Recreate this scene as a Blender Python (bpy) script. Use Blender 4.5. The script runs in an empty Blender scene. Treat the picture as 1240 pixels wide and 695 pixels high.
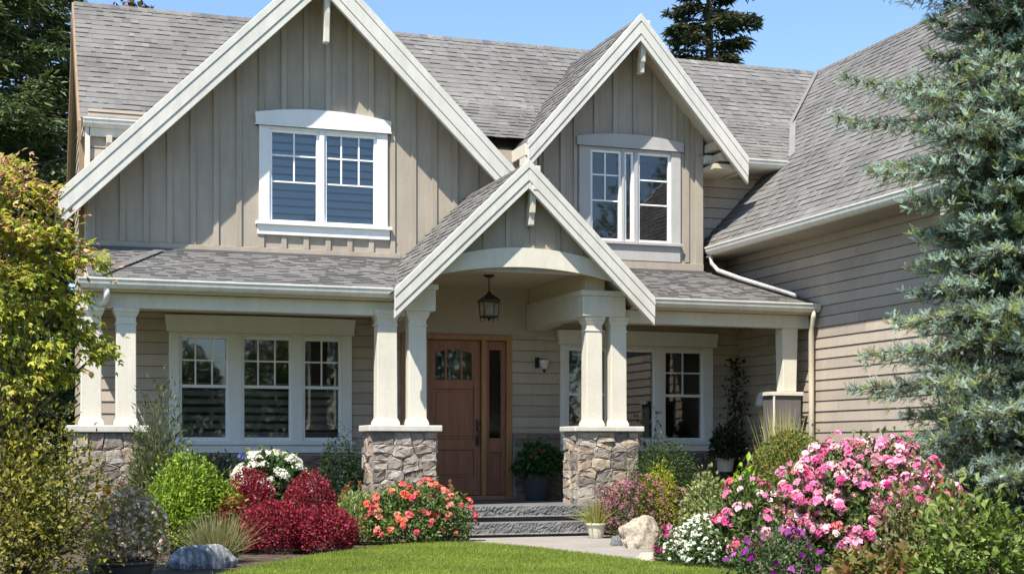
import bpy, math, random
import numpy as np
from mathutils import Vector, noise

random.seed(11)
rng = np.random.default_rng(5)
SC = bpy.context.scene
COL = SC.collection

# ------------------------------------------------------------------ camera, sky, sun, exposure
cam_d = bpy.data.cameras.new('camera')
cam = bpy.data.objects.new('camera', cam_d)
COL.objects.link(cam)
cam.location = (0, 0, 1.16)
cam.rotation_euler = (math.radians(90), 0, math.radians(-18.8))
cam_d.sensor_width = 36
cam_d.lens = 1765 / 1240 * 36
cam_d.shift_y = (543 - 347.5) / 1240
cam_d.clip_end = 3000
SC.camera = cam

SUN_TRAVEL = Vector((0.65, 0.62, -1.40)).normalized()
W = bpy.data.worlds.new('World')
SC.world = W
W.use_nodes = True
wn = W.node_tree
for n_ in list(wn.nodes):
    wn.nodes.remove(n_)
wo = wn.nodes.new('ShaderNodeOutputWorld')
wb = wn.nodes.new('ShaderNodeBackground')
ws = wn.nodes.new('ShaderNodeTexSky')
ws.sky_type = 'NISHITA'
ws.sun_disc = False
ws.sun_elevation = math.asin(-SUN_TRAVEL.z)
ws.sun_rotation = math.atan2(-SUN_TRAVEL.x, -SUN_TRAVEL.y) % (2 * math.pi)
ws.altitude = 50
ws.air_density = 1.0
ws.dust_density = 0.2
ws.ozone_density = 4.5
wb.inputs['Strength'].default_value = 0.125
wn.links.new(ws.outputs[0], wb.inputs['Color'])
wn.links.new(wb.outputs[0], wo.inputs['Surface'])

sun_d = bpy.data.lights.new('sun', 'SUN')
sun_d.energy = 5.0
sun_d.angle = math.radians(0.55)
sun_d.color = (1.0, 0.94, 0.84)
sun = bpy.data.objects.new('sun', sun_d)
COL.objects.link(sun)
sun.location = (-6, -5, 14)
sun.rotation_euler = SUN_TRAVEL.to_track_quat('-Z', 'Y').to_euler()

SC.view_settings.view_transform = 'Standard'
SC.view_settings.look = 'None'
SC.view_settings.gamma = 1
SC.view_settings.use_curve_mapping = False
SC.view_settings.exposure = 0.88
SC.cycles.max_bounces = 8
SC.cycles.transparent_max_bounces = 24
SC.cycles.use_denoising = True


# ------------------------------------------------------------------ materials
class NT:
    def __init__(s, name):
        s.m = bpy.data.materials.new(name)
        s.m.use_nodes = True
        s.t = s.m.node_tree
        s.b = s.t.nodes['Principled BSDF']
        s.o = s.t.nodes['Material Output']

    def n(s, typ, **kw):
        x = s.t.nodes.new(typ)
        for k, v in kw.items():
            if k in x.inputs.keys():
                x.inputs[k].default_value = v
            else:
                setattr(x, k, v)
        return x

    def l(s, a, b):
        s.t.links.new(a, b)

    def coord(s, scale=(1, 1, 1)):
        g = s.n('ShaderNodeNewGeometry')
        mp = s.n('ShaderNodeMapping')
        mp.inputs['Scale'].default_value = scale
        s.l(g.outputs['Position'], mp.inputs['Vector'])
        return mp.outputs[0]

    def noise(s, scale, detail=3, rough=.55, stretch=(1, 1, 1)):
        x = s.n('ShaderNodeTexNoise')
        x.inputs['Scale'].default_value = scale
        x.inputs['Detail'].default_value = detail
        x.inputs['Roughness'].default_value = rough
        s.l(s.coord(stretch), x.inputs['Vector'])
        return x.outputs['Fac']

    def ramp(s, fac, stops):
        r = s.n('ShaderNodeValToRGB')
        e = r.color_ramp.elements
        while len(e) < len(stops):
            e.new(.5)
        for i, (p, c) in enumerate(stops):
            e[i].position = p
            e[i].color = (c, c, c, 1) if isinstance(c, (int, float)) else (*c, 1)
        s.l(fac, r.inputs[0])
        return r.outputs[0]

    def mul(s, a, b, fac=1.0, typ='MULTIPLY'):
        m = s.n('ShaderNodeMix', data_type='RGBA', blend_type=typ)
        m.inputs[0].default_value = fac
        for sock, v in ((m.inputs[6], a), (m.inputs[7], b)):
            if isinstance(v, tuple):
                sock.default_value = (*v, 1) if len(v) == 3 else v
            else:
                s.l(v, sock)
        return m.outputs[2]

    def bump(s, h, strength=.3, dist=.01):
        b = s.n('ShaderNodeBump')
        b.inputs['Strength'].default_value = strength
        b.inputs['Distance'].default_value = dist
        s.l(h, b.inputs['Height'])
        s.l(b.outputs[0], s.b.inputs['Normal'])


def paint(name, col, rough=.5, var=.10, streak=.10, bump=.12, tone=False, spec=.4):
    N = NT(name)
    c = N.mul(col, N.ramp(N.noise(1.7, 4), [(.3, 1 - var), (.7, 1 + var * .35)]))
    c = N.mul(c, N.ramp(N.noise(9, 5, .65, (1, 1, .12)), [(.32, 1 - streak), (.6, 1.0)]))
    c = N.mul(c, N.ramp(N.noise(42, 3), [(.35, .95), (.65, 1.03)]))
    if tone:
        a = N.n('ShaderNodeAttribute', attribute_name='tone')
        c = N.mul(c, N.ramp(a.outputs['Fac'], [(0, .86), (1, 1.08)]))
    N.l(c, N.b.inputs['Base Color'])
    N.l(N.ramp(N.noise(5, 4), [(.3, max(0, rough - .1)), (.7, rough + .12)]), N.b.inputs['Roughness'])
    N.b.inputs['Specular IOR Level'].default_value = spec
    N.bump(N.noise(55, 4, .6, (1, 1, .35)), bump, .004)
    return N.m


M = {}
M['siding'] = paint('siding_paint', (.455, .385, .31), .6, .09, .09, .2, tone=True)
M['board'] = paint('board_paint', (.405, .35, .28), .6, .10, .14, .15, tone=True)
M['stucco'] = paint('porch_plaster', (.42, .36, .29), .75, .06, .03, .3)
M['trim'] = paint('cream_trim_paint', (.69, .64, .535), .5, .08, .08, .12)
M['rake'] = paint('weathered_trim_paint', (.63, .61, .545), .5, .10, .11, .18)
M['white'] = paint('white_trim_paint', (.80, .795, .77), .4, .04, .05, .06)
M['zinc'] = paint('weathered_zinc', (.50, .49, .47), .5, .12, .25, .1)
M['capstone'] = paint('cast_stone_cap', (.60, .565, .50), .7, .12, .15, .3)
M['greytrim'] = paint('grey_trim_paint', (.44, .425, .40), .5, .06, .08, .1)
M['vinyl'] = paint('white_vinyl', (.85, .86, .86), .3, .02, .02, .03)
M['soffit'] = paint('soffit_paint', (.58, .50, .38), .6, .06, .05, .1)
M['brownwood'] = paint('brown_stained_board', (.30, .20, .12), .6, .12, .2, .2)
M['gutter'] = paint('gutter_enamel', (.74, .72, .65), .4, .08, .16, .05)
M['dark'] = paint('dark_interior', (.035, .033, .032), .9, .05, .0, 0)
M['room'] = paint('room_wall', (.20, .18, .15), .9, .05, .0, 0)
M['blind'] = paint('blind_slat', (.27, .26, .23), .6, .05, .0, 0)
M['blind_sky_tint'] = paint('sky_tinted_pleated_shade', (.30, .42, .60), .7, .05, .0, 0)  # blue of the sky mirrored in the glass, put into the shade's colour
M['iron'] = paint('black_iron', (.022, .02, .02), .45, .1, .0, .1)
M['bronze'] = paint('dark_bronze', (.05, .038, .03), .35, .1, .0, .1)
M['panelgrey'] = paint('slate_grey_panel', (.13, .12, .115), .6, .1, .1, .1)
M['ceramic'] = paint('cream_glaze', (.62, .58, .45), .3, .08, .12, .05)
M['darkpot'] = paint('dark_grey_glaze', (.055, .055, .06), .4, .12, .1, .1)
M['whitepot'] = paint('white_glaze', (.7, .7, .68), .35, .05, .08, .05)
M['flash'] = paint('galvanised_flashing', (.24, .23, .225), .6)


def wood(name, col):
    N = NT(name)
    g = N.noise(14, 6, .65, (1, 1, .06))
    c = N.mul(col, N.ramp(g, [(.25, .62), (.5, 1.0), (.75, 1.22)]))
    c = N.mul(c, N.ramp(N.noise(60, 3, .6, (1, 1, .04)), [(.35, .86), (.6, 1.05)]))
    N.l(c, N.b.inputs['Base Color'])
    N.b.inputs['Roughness'].default_value = .38
    N.b.inputs['Coat Weight'].default_value = .15
    N.bump(g, .12, .003)
    return N.m


M['doorwood'] = wood('red_brown_door_wood', (.30, .118, .062))
M['framewood'] = wood('honey_frame_wood', (.36, .175, .07))


def shingle():
    N = NT('asphalt_shingle')
    a = N.n('ShaderNodeAttribute', attribute_name='tone')
    c = N.ramp(a.outputs['Fac'], [(0, (.11, .106, .102)), (.35, (.168, .161, .153)), (.7, (.20, .192, .182)), (1, (.25, .24, .227))])
    c = N.mul(c, N.ramp(N.noise(260, 2), [(.3, .62), (.7, 1.3)]))
    c = N.mul(c, N.ramp(N.noise(.9, 5), [(.3, .78), (.7, 1.10)]))
    c = N.mul(c, N.ramp(N.noise(3.5, 4, .6, (1, 1, .3)), [(.3, .9), (.65, 1.04)]))
    N.l(c, N.b.inputs['Base Color'])
    N.b.inputs['Roughness'].default_value = .92
    N.b.inputs['Specular IOR Level'].default_value = .2
    N.bump(N.noise(220, 2), .5, .004)
    return N.m


M['shingle'] = shingle()


def stone(name, dark=1.0):
    N = NT(name)
    a = N.n('ShaderNodeAttribute', attribute_name='tone')
    c = N.ramp(a.outputs['Fac'], [(0, (.19, .16, .135)), (.25, (.30, .255, .215)), (.5, (.385, .33, .275)), (.7, (.46, .36, .25)), (.85, (.33, .25, .21)), (1, (.46, .405, .345))])
    c = N.mul(c, N.ramp(N.noise(9, 6, .65), [(.3, .55 * dark), (.5, .95 * dark), (.72, 1.25 * dark)]))
    c = N.mul(c, N.ramp(N.noise(70, 4, .7), [(.3, .72), (.65, 1.12)]))
    N.l(c, N.b.inputs['Base Color'])
    N.b.inputs['Roughness'].default_value = .9
    N.bump(N.noise(38, 7, .72), .8, .018)
    return N.m


M['stone'] = stone('quarried_stone')
M['slate'] = stone('dark_ledge_stone', .66)


def rough_mineral(name, cols, s1, s2, bumpd, rough=.95):
    N = NT(name)
    c = N.ramp(N.noise(s1, 6, .65), [(.3, cols[0]), (.5, cols[1]), (.72, cols[2])])
    c = N.mul(c, N.ramp(N.noise(s2, 3, .7), [(.32, .6), (.66, 1.25)]))
    N.l(c, N.b.inputs['Base Color'])
    N.b.inputs['Roughness'].default_value = rough
    N.bump(N.noise(s2 * .6, 5, .7), .7, bumpd)
    return N.m


M['mortar'] = rough_mineral('mortar', [(.2, .185, .17), (.26, .24, .22), (.31, .29, .265)], 6, 90, .006)
M['step'] = rough_mineral('rock_faced_concrete', [(.10, .10, .10), (.145, .145, .143), (.195, .195, .19)], 4, 70, .006)
M['porchfloor'] = rough_mineral('porch_concrete', [(.10, .10, .10), (.13, .13, .13), (.16, .16, .155)], 3, 110, .003)
M['walk'] = rough_mineral('washed_concrete_path', [(.235, .21, .185), (.285, .255, .225), (.32, .29, .255)], 1.3, 190, .004)
M['boulder'] = rough_mineral('granite_boulder', [(.24, .19, .14), (.42, .36, .28), (.52, .46, .375)], 4.5, 40, .015)
M['marble'] = None
M['mulch'] = rough_mineral('bark_mulch', [(.04, .026, .017), (.07, .046, .03), (.11, .075, .05)], 7, 45, .03)
M['turfsoil'] = rough_mineral('turf_soil', [(.07, .10, .02), (.09, .13, .027), (.11, .15, .035)], 2, 80, .01)
M['meadow'] = rough_mineral('far_ground', [(.05, .075, .025), (.07, .1, .035), (.09, .11, .05)], .3, 8, .03)
M['bark'] = rough_mineral('grey_bark', [(.07, .055, .042), (.12, .095, .075), (.18, .15, .12)], 9, 60, .01)


def banded():
    N = NT('banded_grey_rock')
    c = N.ramp(N.noise(9, 5, .6, (2.2, 2.2, .18)), [(.35, (.12, .125, .13)), (.50, (.21, .215, .22)), (.60, (.42, .42, .42))])
    c = N.mul(c, N.ramp(N.noise(60, 4, .7), [(.32, .75), (.66, 1.15)]))
    N.l(c, N.b.inputs['Base Color'])
    N.b.inputs['Roughness'].default_value = .8
    N.bump(N.noise(25, 6, .7), .6, .012)
    return N.m


M['marble'] = banded()


def glass(name, ior, tint=(.9, .94, .95)):
    m = bpy.data.materials.new(name)
    m.use_nodes = True
    t = m.node_tree
    for n_ in list(t.nodes):
        t.nodes.remove(n_)
    o = t.nodes.new('ShaderNodeOutputMaterial')
    mx = t.nodes.new('ShaderNodeMixShader')
    tr = t.nodes.new('ShaderNodeBsdfTransparent')
    gl = t.nodes.new('ShaderNodeBsdfGlossy')
    fr = t.nodes.new('ShaderNodeFresnel')
    fr.inputs[0].default_value = ior
    tr.inputs[0].default_value = (*tint, 1)
    gl.inputs['Roughness'].default_value = .022
    g = t.nodes.new('ShaderNodeNewGeometry')
    nz = t.nodes.new('ShaderNodeTexNoise')
    nz.inputs['Scale'].default_value = 1.6
    bp = t.nodes.new('ShaderNodeBump')
    bp.inputs['Strength'].default_value = .018
    bp.inputs['Distance'].default_value = .05
    t.links.new(g.outputs['Position'], nz.inputs['Vector'])
    t.links.new(nz.outputs['Fac'], bp.inputs['Height'])
    t.links.new(bp.outputs[0], gl.inputs['Normal'])
    t.links.new(fr.outputs[0], mx.inputs[0])
    t.links.new(tr.outputs[0], mx.inputs[1])
    t.links.new(gl.outputs[0], mx.inputs[2])
    t.links.new(mx.outputs[0], o.inputs['Surface'])
    return m


M['glass'] = glass('window_glass', 2.1)
M['lampglass'] = glass('lantern_glass', 1.5, (.95, .95, .93))


def leafmat(name, rough=.5, trans=.3, spec=.3):
    N = NT(name)
    a = N.n('ShaderNodeAttribute', attribute_name='Col')
    N.l(a.outputs['Color'], N.b.inputs['Base Color'])
    N.b.inputs['Roughness'].default_value = rough
    N.b.inputs['Specular IOR Level'].default_value = spec
    if trans > 0:
        tl = N.n('ShaderNodeBsdfTranslucent')
        N.l(N.mul(a.outputs['Color'], (1.25, 1.2, .7)), tl.inputs['Color'])
        mx = N.n('ShaderNodeMixShader')
        mx.inputs[0].default_value = trans
        N.l(N.b.outputs[0], mx.inputs[1])
        N.l(tl.outputs[0], mx.inputs[2])
        N.l(mx.outputs[0], N.o.inputs['Surface'])
    return N.m


M['leaf'] = leafmat('leaf', .5, .38)
M['needle'] = leafmat('needle', .6, .22, .2)
M['petal'] = leafmat('petal', .6, .35, .15)
M['grassblade'] = leafmat('grass_blade', .5, .4, .25)


# ------------------------------------------------------------------ object helpers
def tag(o, label=None, cat=None, group=None, kind=None):
    if label:
        o['label'] = label
    if cat:
        o['category'] = cat
    if group:
        o['group'] = group
    if kind:
        o['kind'] = kind
    return o


def thing(name, label, cat, loc=(0, 0, 0), group=None):
    o = bpy.data.objects.new(name, None)
    o.empty_display_size = .1
    COL.objects.link(o)
    o.location = loc
    return tag(o, label, cat, group)


def link(name, me, mat, parent=None, bevel=0, smooth=False):
    o = bpy.data.objects.new(name, me)
    COL.objects.link(o)
    if mat:
        me.materials.append(mat)
    if parent:
        o.parent = parent
        p = parent
        off = Vector((0, 0, 0))
        while p:
            off += p.location
            p = p.parent
        o.location = -off if not isinstance(parent.data, bpy.types.Mesh) else (0, 0, 0)
    if bevel:
        b = o.modifiers.new('bevel', 'BEVEL')
        b.width = bevel
        b.segments = 2
        b.limit_method = 'ANGLE'
        b.angle_limit = math.radians(40)
    if smooth:
        me.polygons.foreach_set('use_smooth', [True] * len(me.polygons))
    return o


class MB:
    """collects geometry in world coordinates"""

    def __init__(s):
        s.v, s.f, s.t = [], [], []

    def face(s, pts, tone=.5):
        i = len(s.v)
        s.v.extend([tuple(p) for p in pts])
        s.f.append(list(range(i, i + len(pts))))
        s.t.append(tone)

    def box(s, x0, x1, y0, y1, z0, z1, tone=.5):
        i = len(s.v)
        s.v += [(x0, y0, z0), (x1, y0, z0), (x1, y1, z0), (x0, y1, z0), (x0, y0, z1), (x1, y0, z1), (x1, y1, z1), (x0, y1, z1)]
        for f in ((0, 3, 2, 1), (4, 5, 6, 7), (0, 1, 5, 4), (1, 2, 6, 5), (2, 3, 7, 6), (3, 0, 4, 7)):
            s.f.append([i + k for k in f])
            s.t.append(tone)

    def frustum(s, cx, cy, z0, z1, a0, b0, a1, b1):
        i = len(s.v)
        s.v += [(cx - a0, cy - b0, z0), (cx + a0, cy - b0, z0), (cx + a0, cy + b0, z0), (cx - a0, cy + b0, z0),
                (cx - a1, cy - b1, z1), (cx + a1, cy - b1, z1), (cx + a1, cy + b1, z1), (cx - a1, cy + b1, z1)]
        for f in ((0, 3, 2, 1), (4, 5, 6, 7), (0, 1, 5, 4), (1, 2, 6, 5), (2, 3, 7, 6), (3, 0, 4, 7)):
            s.f.append([i + k for k in f])
            s.t.append(.5)

    def prism(s, F, poly, h0, h1, tone=.5):
        poly = ccw(poly)
        n = len(poly)
        i = len(s.v)
        s.v += [F.p(u, v, h0) for u, v in poly] + [F.p(u, v, h1) for u, v in poly]
        s.f.append([i + n + k for k in range(n)])
        s.f.append([i + n - 1 - k for k in range(n)])
        s.t += [tone, tone]
        for k in range(n):
            k2 = (k + 1) % n
            s.f.append([i + k, i + k2, i + n + k2, i + n + k])
            s.t.append(tone)

    def tube(s, pts, rad, seg=8, tone=.5, cap=True):
        pts = [Vector(p) for p in pts]
        base = len(s.v)
        up = Vector((0.123, .31, 1)).normalized()
        for k, p in enumerate(pts):
            a = pts[max(k - 1, 0)]
            b = pts[min(k + 1, len(pts) - 1)]
            d = (b - a).normalized()
            e1 = d.cross(up)
            if e1.length < .05:
                e1 = d.cross(Vector((1, 0, 0)))
            e1.normalize()
            e2 = d.cross(e1)
            r = rad[k] if isinstance(rad, (list, tuple)) else rad
            for j in range(seg):
                t = 2 * math.pi * j / seg
                s.v.append(tuple(p + e1 * (r * math.cos(t)) + e2 * (r * math.sin(t))))
        for k in range(len(pts) - 1):
            for j in range(seg):
                j2 = (j + 1) % seg
                s.f.append([base + k * seg + j, base + k * seg + j2, base + (k + 1) * seg + j2, base + (k + 1) * seg + j])
                s.t.append(tone)
        if cap:
            s.f.append([base + j for j in range(seg)][::-1])
            s.f.append([base + (len(pts) - 1) * seg + j for j in range(seg)])
            s.t += [tone, tone]

    def lathe(s, cx, cy, prof, seg=24):
        base = len(s.v)
        for r, z in prof:
            for j in range(seg):
                t = 2 * math.pi * j / seg
                s.v.append((cx + r * math.cos(t), cy + r * math.sin(t), z))
        for k in range(len(prof) - 1):
            for j in range(seg):
                j2 = (j + 1) % seg
                s.f.append([base + k * seg + j, base + k * seg + j2, base + (k + 1) * seg + j2, base + (k + 1) * seg + j])
                s.t.append(.5)

    def pieces(s, name, mat, parent=None, bevel=0):
        """one object for every separate piece"""
        par = list(range(len(s.v)))

        def fd(a):
            while par[a] != a:
                par[a] = par[par[a]]
                a = par[a]
            return a
        for f in s.f:
            for k in f[1:]:
                par[fd(k)] = fd(f[0])
        grp = {}
        for f, t in zip(s.f, s.t):
            grp.setdefault(fd(f[0]), []).append((f, t))
        for fs in grp.values():
            m, mp = MB(), {}
            for f, t in fs:
                for k in f:
                    if k not in mp:
                        mp[k] = len(m.v)
                        m.v.append(s.v[k])
                m.f.append([mp[k] for k in f])
                m.t.append(t)
            m.build(name, mat, parent, bevel)

    def build(s, name, mat, parent=None, bevel=0, smooth=False, label=None):
        me = bpy.data.meshes.new(name)
        me.from_pydata(s.v, [], s.f)
        a = me.attributes.new('tone', 'FLOAT', 'FACE')
        a.data.foreach_set('value', s.t)
        me.update()
        o = link(name, me, mat, parent, bevel, smooth)
        if label:
            o['label'] = label
        return o


class Fr:
    """a plane: origin, u and v axes, normal = u x v"""

    def __init__(s, o, u, v):
        s.o, s.u, s.v = Vector(o), Vector(u).normalized(), Vector(v).normalized()
        s.n = s.u.cross(s.v)

    def p(s, u, v, h=0):
        return s.o + s.u * u + s.v * v + s.n * h

    def q(s, p):
        d = Vector(p) - s.o
        return (d.dot(s.u), d.dot(s.v))


def ccw(p):
    a = sum(p[i][0] * p[(i + 1) % len(p)][1] - p[(i + 1) % len(p)][0] * p[i][1] for i in range(len(p)))
    return list(p) if a > 0 else list(p)[::-1]


def half(poly, a, b, c):
    out = []
    n = len(poly)
    for i in range(n):
        p, q = poly[i], poly[(i + 1) % n]
        dp, dq = a * p[0] + b * p[1] - c, a * q[0] + b * q[1] - c
        if dp <= 1e-9:
            out.append(p)
        if (dp < -1e-9 and dq > 1e-9) or (dp > 1e-9 and dq < -1e-9):
            t = dp / (dp - dq)
            out.append((p[0] + (q[0] - p[0]) * t, p[1] + (q[1] - p[1]) * t))
    return out


def cliprect(poly, u0, u1, v0, v1):
    for a, b, c in ((-1, 0, -u0), (1, 0, u1), (0, -1, -v0), (0, 1, v1)):
        if len(poly) < 3:
            return []
        poly = half(poly, a, b, c)
    return poly if len(poly) >= 3 else []


def split(poly, ops):
    """poly minus the rectangles ops = [(u0,u1,v0,v1)]"""
    us = sorted({-1e3, 1e3, *[o[0] for o in ops], *[o[1] for o in ops]})
    out = []
    for a, b in zip(us, us[1:]):
        vs = -1e3
        for o in sorted([o for o in ops if o[0] <= a + 1e-6 and o[1] >= b - 1e-6], key=lambda o: o[2]):
            out.append(cliprect(poly, a, b, vs, o[2]))
            vs = o[3]
        out.append(cliprect(poly, a, b, vs, 1e3))
    return [p for p in out if len(p) >= 3]


def courses(mb, F, poly, exp, thick, v0=0.0, tabs=None, thick2=None, base=True, jit=0.0, groove=0.0):
    poly = ccw(poly)
    lo, hi = min(p[1] for p in poly), max(p[1] for p in poly)
    ulo, uhi = min(p[0] for p in poly), max(p[0] for p in poly)
    if base:
        mb.face([F.p(u, v, -.003 if not groove else -.02) for u, v in poly], .05)
    i = math.floor((lo - v0) / exp)
    while v0 + i * exp < hi:
        va = v0 + i * exp + groove
        row = cliprect(poly, -1e3, 1e3, va, va + exp - groove)
        i += 1
        if len(row) < 3:
            continue
        cells = []
        if tabs:
            u = ulo - random.random() * tabs[1]
            while u < uhi:
                w = random.uniform(*tabs)
                c = cliprect(row, u, u + w, -1e3, 1e3)
                u += w
                if len(c) >= 3:
                    big = random.random() < .45
                    cells.append((c, thick2 if big else thick, min(1, max(0, random.gauss(.55 - (.07 if not big else 0), .12)))))
        else:
            cells = []
            u = ulo - random.random() * 3.6
            while u < uhi:
                w = random.uniform(2.4, 3.9)
                c = cliprect(row, u + .0015, u + w - .0015, -1e3, 1e3)
                u += w
                if len(c) >= 3:
                    cells.append((c, thick * random.uniform(.9, 1.12), random.random()))
        for c, t, tone in cells:
            vb = va + (random.uniform(-jit, jit) if tabs else 0)
            pts = []
            for u, v in c:
                h = t * max(0, 1 - (v - va) / exp) + .0005
                pts.append(F.p(u, v if v > va + 1e-6 else vb, h))
            mb.face(pts, tone)
            for k in range(len(c)):
                p, q = c[k], c[(k + 1) % len(c)]
                if groove and abs(p[1] - va - exp + groove) < 1e-6 and abs(q[1] - va - exp + groove) < 1e-6:
                    mb.face([F.p(p[0], p[1], -.02), F.p(q[0], q[1], -.02), F.p(q[0], q[1], .0005), F.p(p[0], p[1], .0005)], tone * .8)
                if abs(p[1] - va) < 1e-6 and abs(q[1] - va) < 1e-6:
                    mb.face([F.p(p[0], vb, -.004 if not groove else -.02), F.p(q[0], vb, -.004 if not groove else -.02), F.p(q[0], vb, t + .0005), F.p(p[0], vb, t + .0005)], tone * .8)


def voronoi_stones(mb, F, u0, u1, v0, v1, cell=.19, hgt=.05, gap=.006, aspect=1.35):
    """irregular quarried stones filling a rectangle of the plane F"""
    seeds = []
    v = v0
    while v < v1:
        rh = cell / aspect * random.uniform(.8, 1.4)
        if v + rh > v1 - .06:
            rh = v1 - v
        u = u0
        while u < u1:
            w = cell * random.uniform(.7, 1.7)
            if u + w > u1 - .07:
                w = u1 - u
            if random.random() < .22 and rh > .11:
                seeds += [(u + w * random.uniform(.4, .6), v + rh * .25), (u + w * random.uniform(.4, .6), v + rh * .78)]
            else:
                seeds.append((u + w * random.uniform(.38, .62), v + rh * random.uniform(.36, .64)))
            u += w
        v += rh
    for i, s in enumerate(seeds):
        poly = [(u0 + gap * .5, v0 + gap * .5), (u1 - gap * .5, v0 + gap * .5), (u1 - gap * .5, v1 - gap * .5), (u0 + gap * .5, v1 - gap * .5)]
        for j, r in enumerate(seeds):
            if i == j or abs(r[0] - s[0]) > cell * 3.4 or abs(r[1] - s[1]) > cell * 2.6:
                continue
            a, b = (r[0] - s[0]), (r[1] - s[1]) * aspect * aspect
            L = math.hypot(a, b)
            c = (a * (r[0] + s[0]) + b * (r[1] + s[1])) / 2 - gap * .5 * L
            poly = half(poly, a, b, c)
            if len(poly) < 3:
                break
        if len(poly) < 3:
            continue
        # densify the outline and roughen it
        ring = []
        n = len(poly)
        for k in range(n):
            p, q = poly[k], poly[(k + 1) % n]
            L = math.hypot(q[0] - p[0], q[1] - p[1])
            m = max(1, int(L / .05))
            for t in range(m):
                ring.append((p[0] + (q[0] - p[0]) * t / m, p[1] + (q[1] - p[1]) * t / m))
        cu, cv = sum(p[0] for p in ring) / len(ring), sum(p[1] for p in ring) / len(ring)
        H = hgt * random.uniform(.6, 1.35)
        tu, tv = random.uniform(-.25, .25), random.uniform(-.25, .25)
        tone = random.random()
        rings = []
        for sc, hh in ((1, -.03), (1, H * .62), (.955, H * .9), (.72, H)):
            rr = []
            for (u, v) in ring:
                uu, vv = cu + (u - cu) * sc, cv + (v - cv) * sc
                if sc == 1 and hh > 0:
                    uu += random.uniform(-.004, .004)
                    vv += random.uniform(-.004, .004)
                h = hh
                if hh > 0:
                    h = hh + (uu - cu) * tu * .5 + (vv - cv) * tv * .5 + random.uniform(-.009, .009)
                rr.append(F.p(uu, vv, h))
            rings.append(rr)
        m = len(ring)
        for a, b in zip(rings, rings[1:]):
            for k in range(m):
                mb.face([a[k], a[(k + 1) % m], b[(k + 1) % m], b[k]], tone)
        mb.face(rings[-1], tone)


# ------------------------------------------------------------------ setting
def sheet(name, pts, z, mat, sub=0):
    me = bpy.data.meshes.new(name)
    me.from_pydata([(x, y, z) for x, y in pts], [], [list(range(len(pts)))])
    o = link(name, me, mat)
    tag(o, kind='structure')
    return o


def sheet_thick(name, pts, z0, z1, mat):
    F = Fr((0, 0, 0), (1, 0, 0), (0, 1, 0))
    mb = MB()
    mb.prism(F, pts, z0, z1)
    return tag(mb.build(name, mat), kind='structure')


sheet('ground', [(-600, -600), (600, -600), (600, 900), (-600, 900)], -.03, M['meadow'])
LAWN = [(-14, -12), (14, -12), (12, 4), (7.4, 8.0), (6.45, 10.2), (6.3, 12.57), (6.1, 13.45), (5.86, 14.9), (5.66, 16.0), (5.42, 16.75), (5.12, 17.06), (4.8, 17.06),
        (4.51, 16.95), (4.05, 16.62), (3.64, 16.2), (3.2, 15.67), (2.77, 15.08), (2.35, 14.43), (1.96, 13.75), (1.4, 12.7), (.6, 11.2), (-.8, 9.6), (-4, 8.4), (-14, 8)]
sheet_thick('lawn', LAWN, -.06, .012, M['turfsoil'])
WALK = [(5.2, 18.02), (5.12, 17.0), (5.66, 15.9), (5.86, 14.8), (6.1, 13.35), (6.22, 13.2), (6.4, 13.9), (6.7, 15.0), (6.95, 15.9), (7.25, 16.7), (7.45, 17.2), (7.5, 18.02)]
sheet('walkway', WALK, .004, M['walk'])


def mulch_bed():
    n, m = 110, 90
    x = np.linspace(-6, 16, n)
    y = np.linspace(7.5, 21.05, m)
    vs = []
    for yy in y:
        for xx in x:
            z = -.02 + .022 * noise.noise(Vector((xx * 3, yy * 3, 0))) + .02 * noise.noise(Vector((xx * 9, yy * 9, 4)))
            vs.append((xx, yy, z - .005))
    fs = [[j * n + i, j * n + i + 1, (j + 1) * n + i + 1, (j + 1) * n + i] for j in range(m - 1) for i in range(n - 1)]
    me = bpy.data.meshes.new('planting_bed')
    me.from_pydata(vs, [], fs)
    # keep only beds: drop cells under lawn and walk
    o = link('planting_bed', me, M['mulch'])
    tag(o, kind='structure')


mulch_bed()


# ------------------------------------------------------------------ the house
house = thing('house', 'two storey taupe craftsman house with steep shingled gables and stone footed porch columns', 'house', (0, 21, 0))
FY = 21.10                                  # plane of the front wall
WX = 11.05                                  # plane of the side wing's wall
FRONT = Fr((0, FY, 0), (1, 0, 0), (0, 0, 1))
WING = Fr((WX, 0, 0), (0, -1, 0), (0, 0, 1))
RECESS = Fr((0, 21.6, 0), (1, 0, 0), (0, 0, 1))

GX, GZ, GS = 4.135, 8.11, .985              # main gable: ridge x, ridge height, slope
DX, DZ, DS = 9.06, 7.77, 1.13               # dormer
EX, EZ, ES = 6.437, 4.94, .967              # entry gable
OW = [2.19, 4.53, 1.27, 2.77]
OR = [8.07, 10.41, 1.28, 2.72]
OD = [5.43, 7.17, .40, 2.88]
OG = [3.47, 5.06, 4.42, 5.78]
OP = [8.46, 9.84, 4.39, 5.82]

# first floor siding
mb = MB()
for p in split([(1.0, .3), (WX, .3), (WX, 3.08), (1.0, 3.08)], [OW, OR, OD]):
    if p[0][0] > 5.0 and p[0][0] < 7.1 and min(q[1] for q in p) > 2.5:
        continue
    courses(mb, FRONT, p, .168, .016, .3, groove=.011)
mb.build('lower_wall', M['siding'], house)
mb = MB()
mb.prism(FRONT, [(4.95, 2.885), (7.86, 2.885), (7.86, 3.66), (4.95, 3.66)], -.02, .018)
mb.build('entry_plaster_wall', M['stucco'], house)

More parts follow.
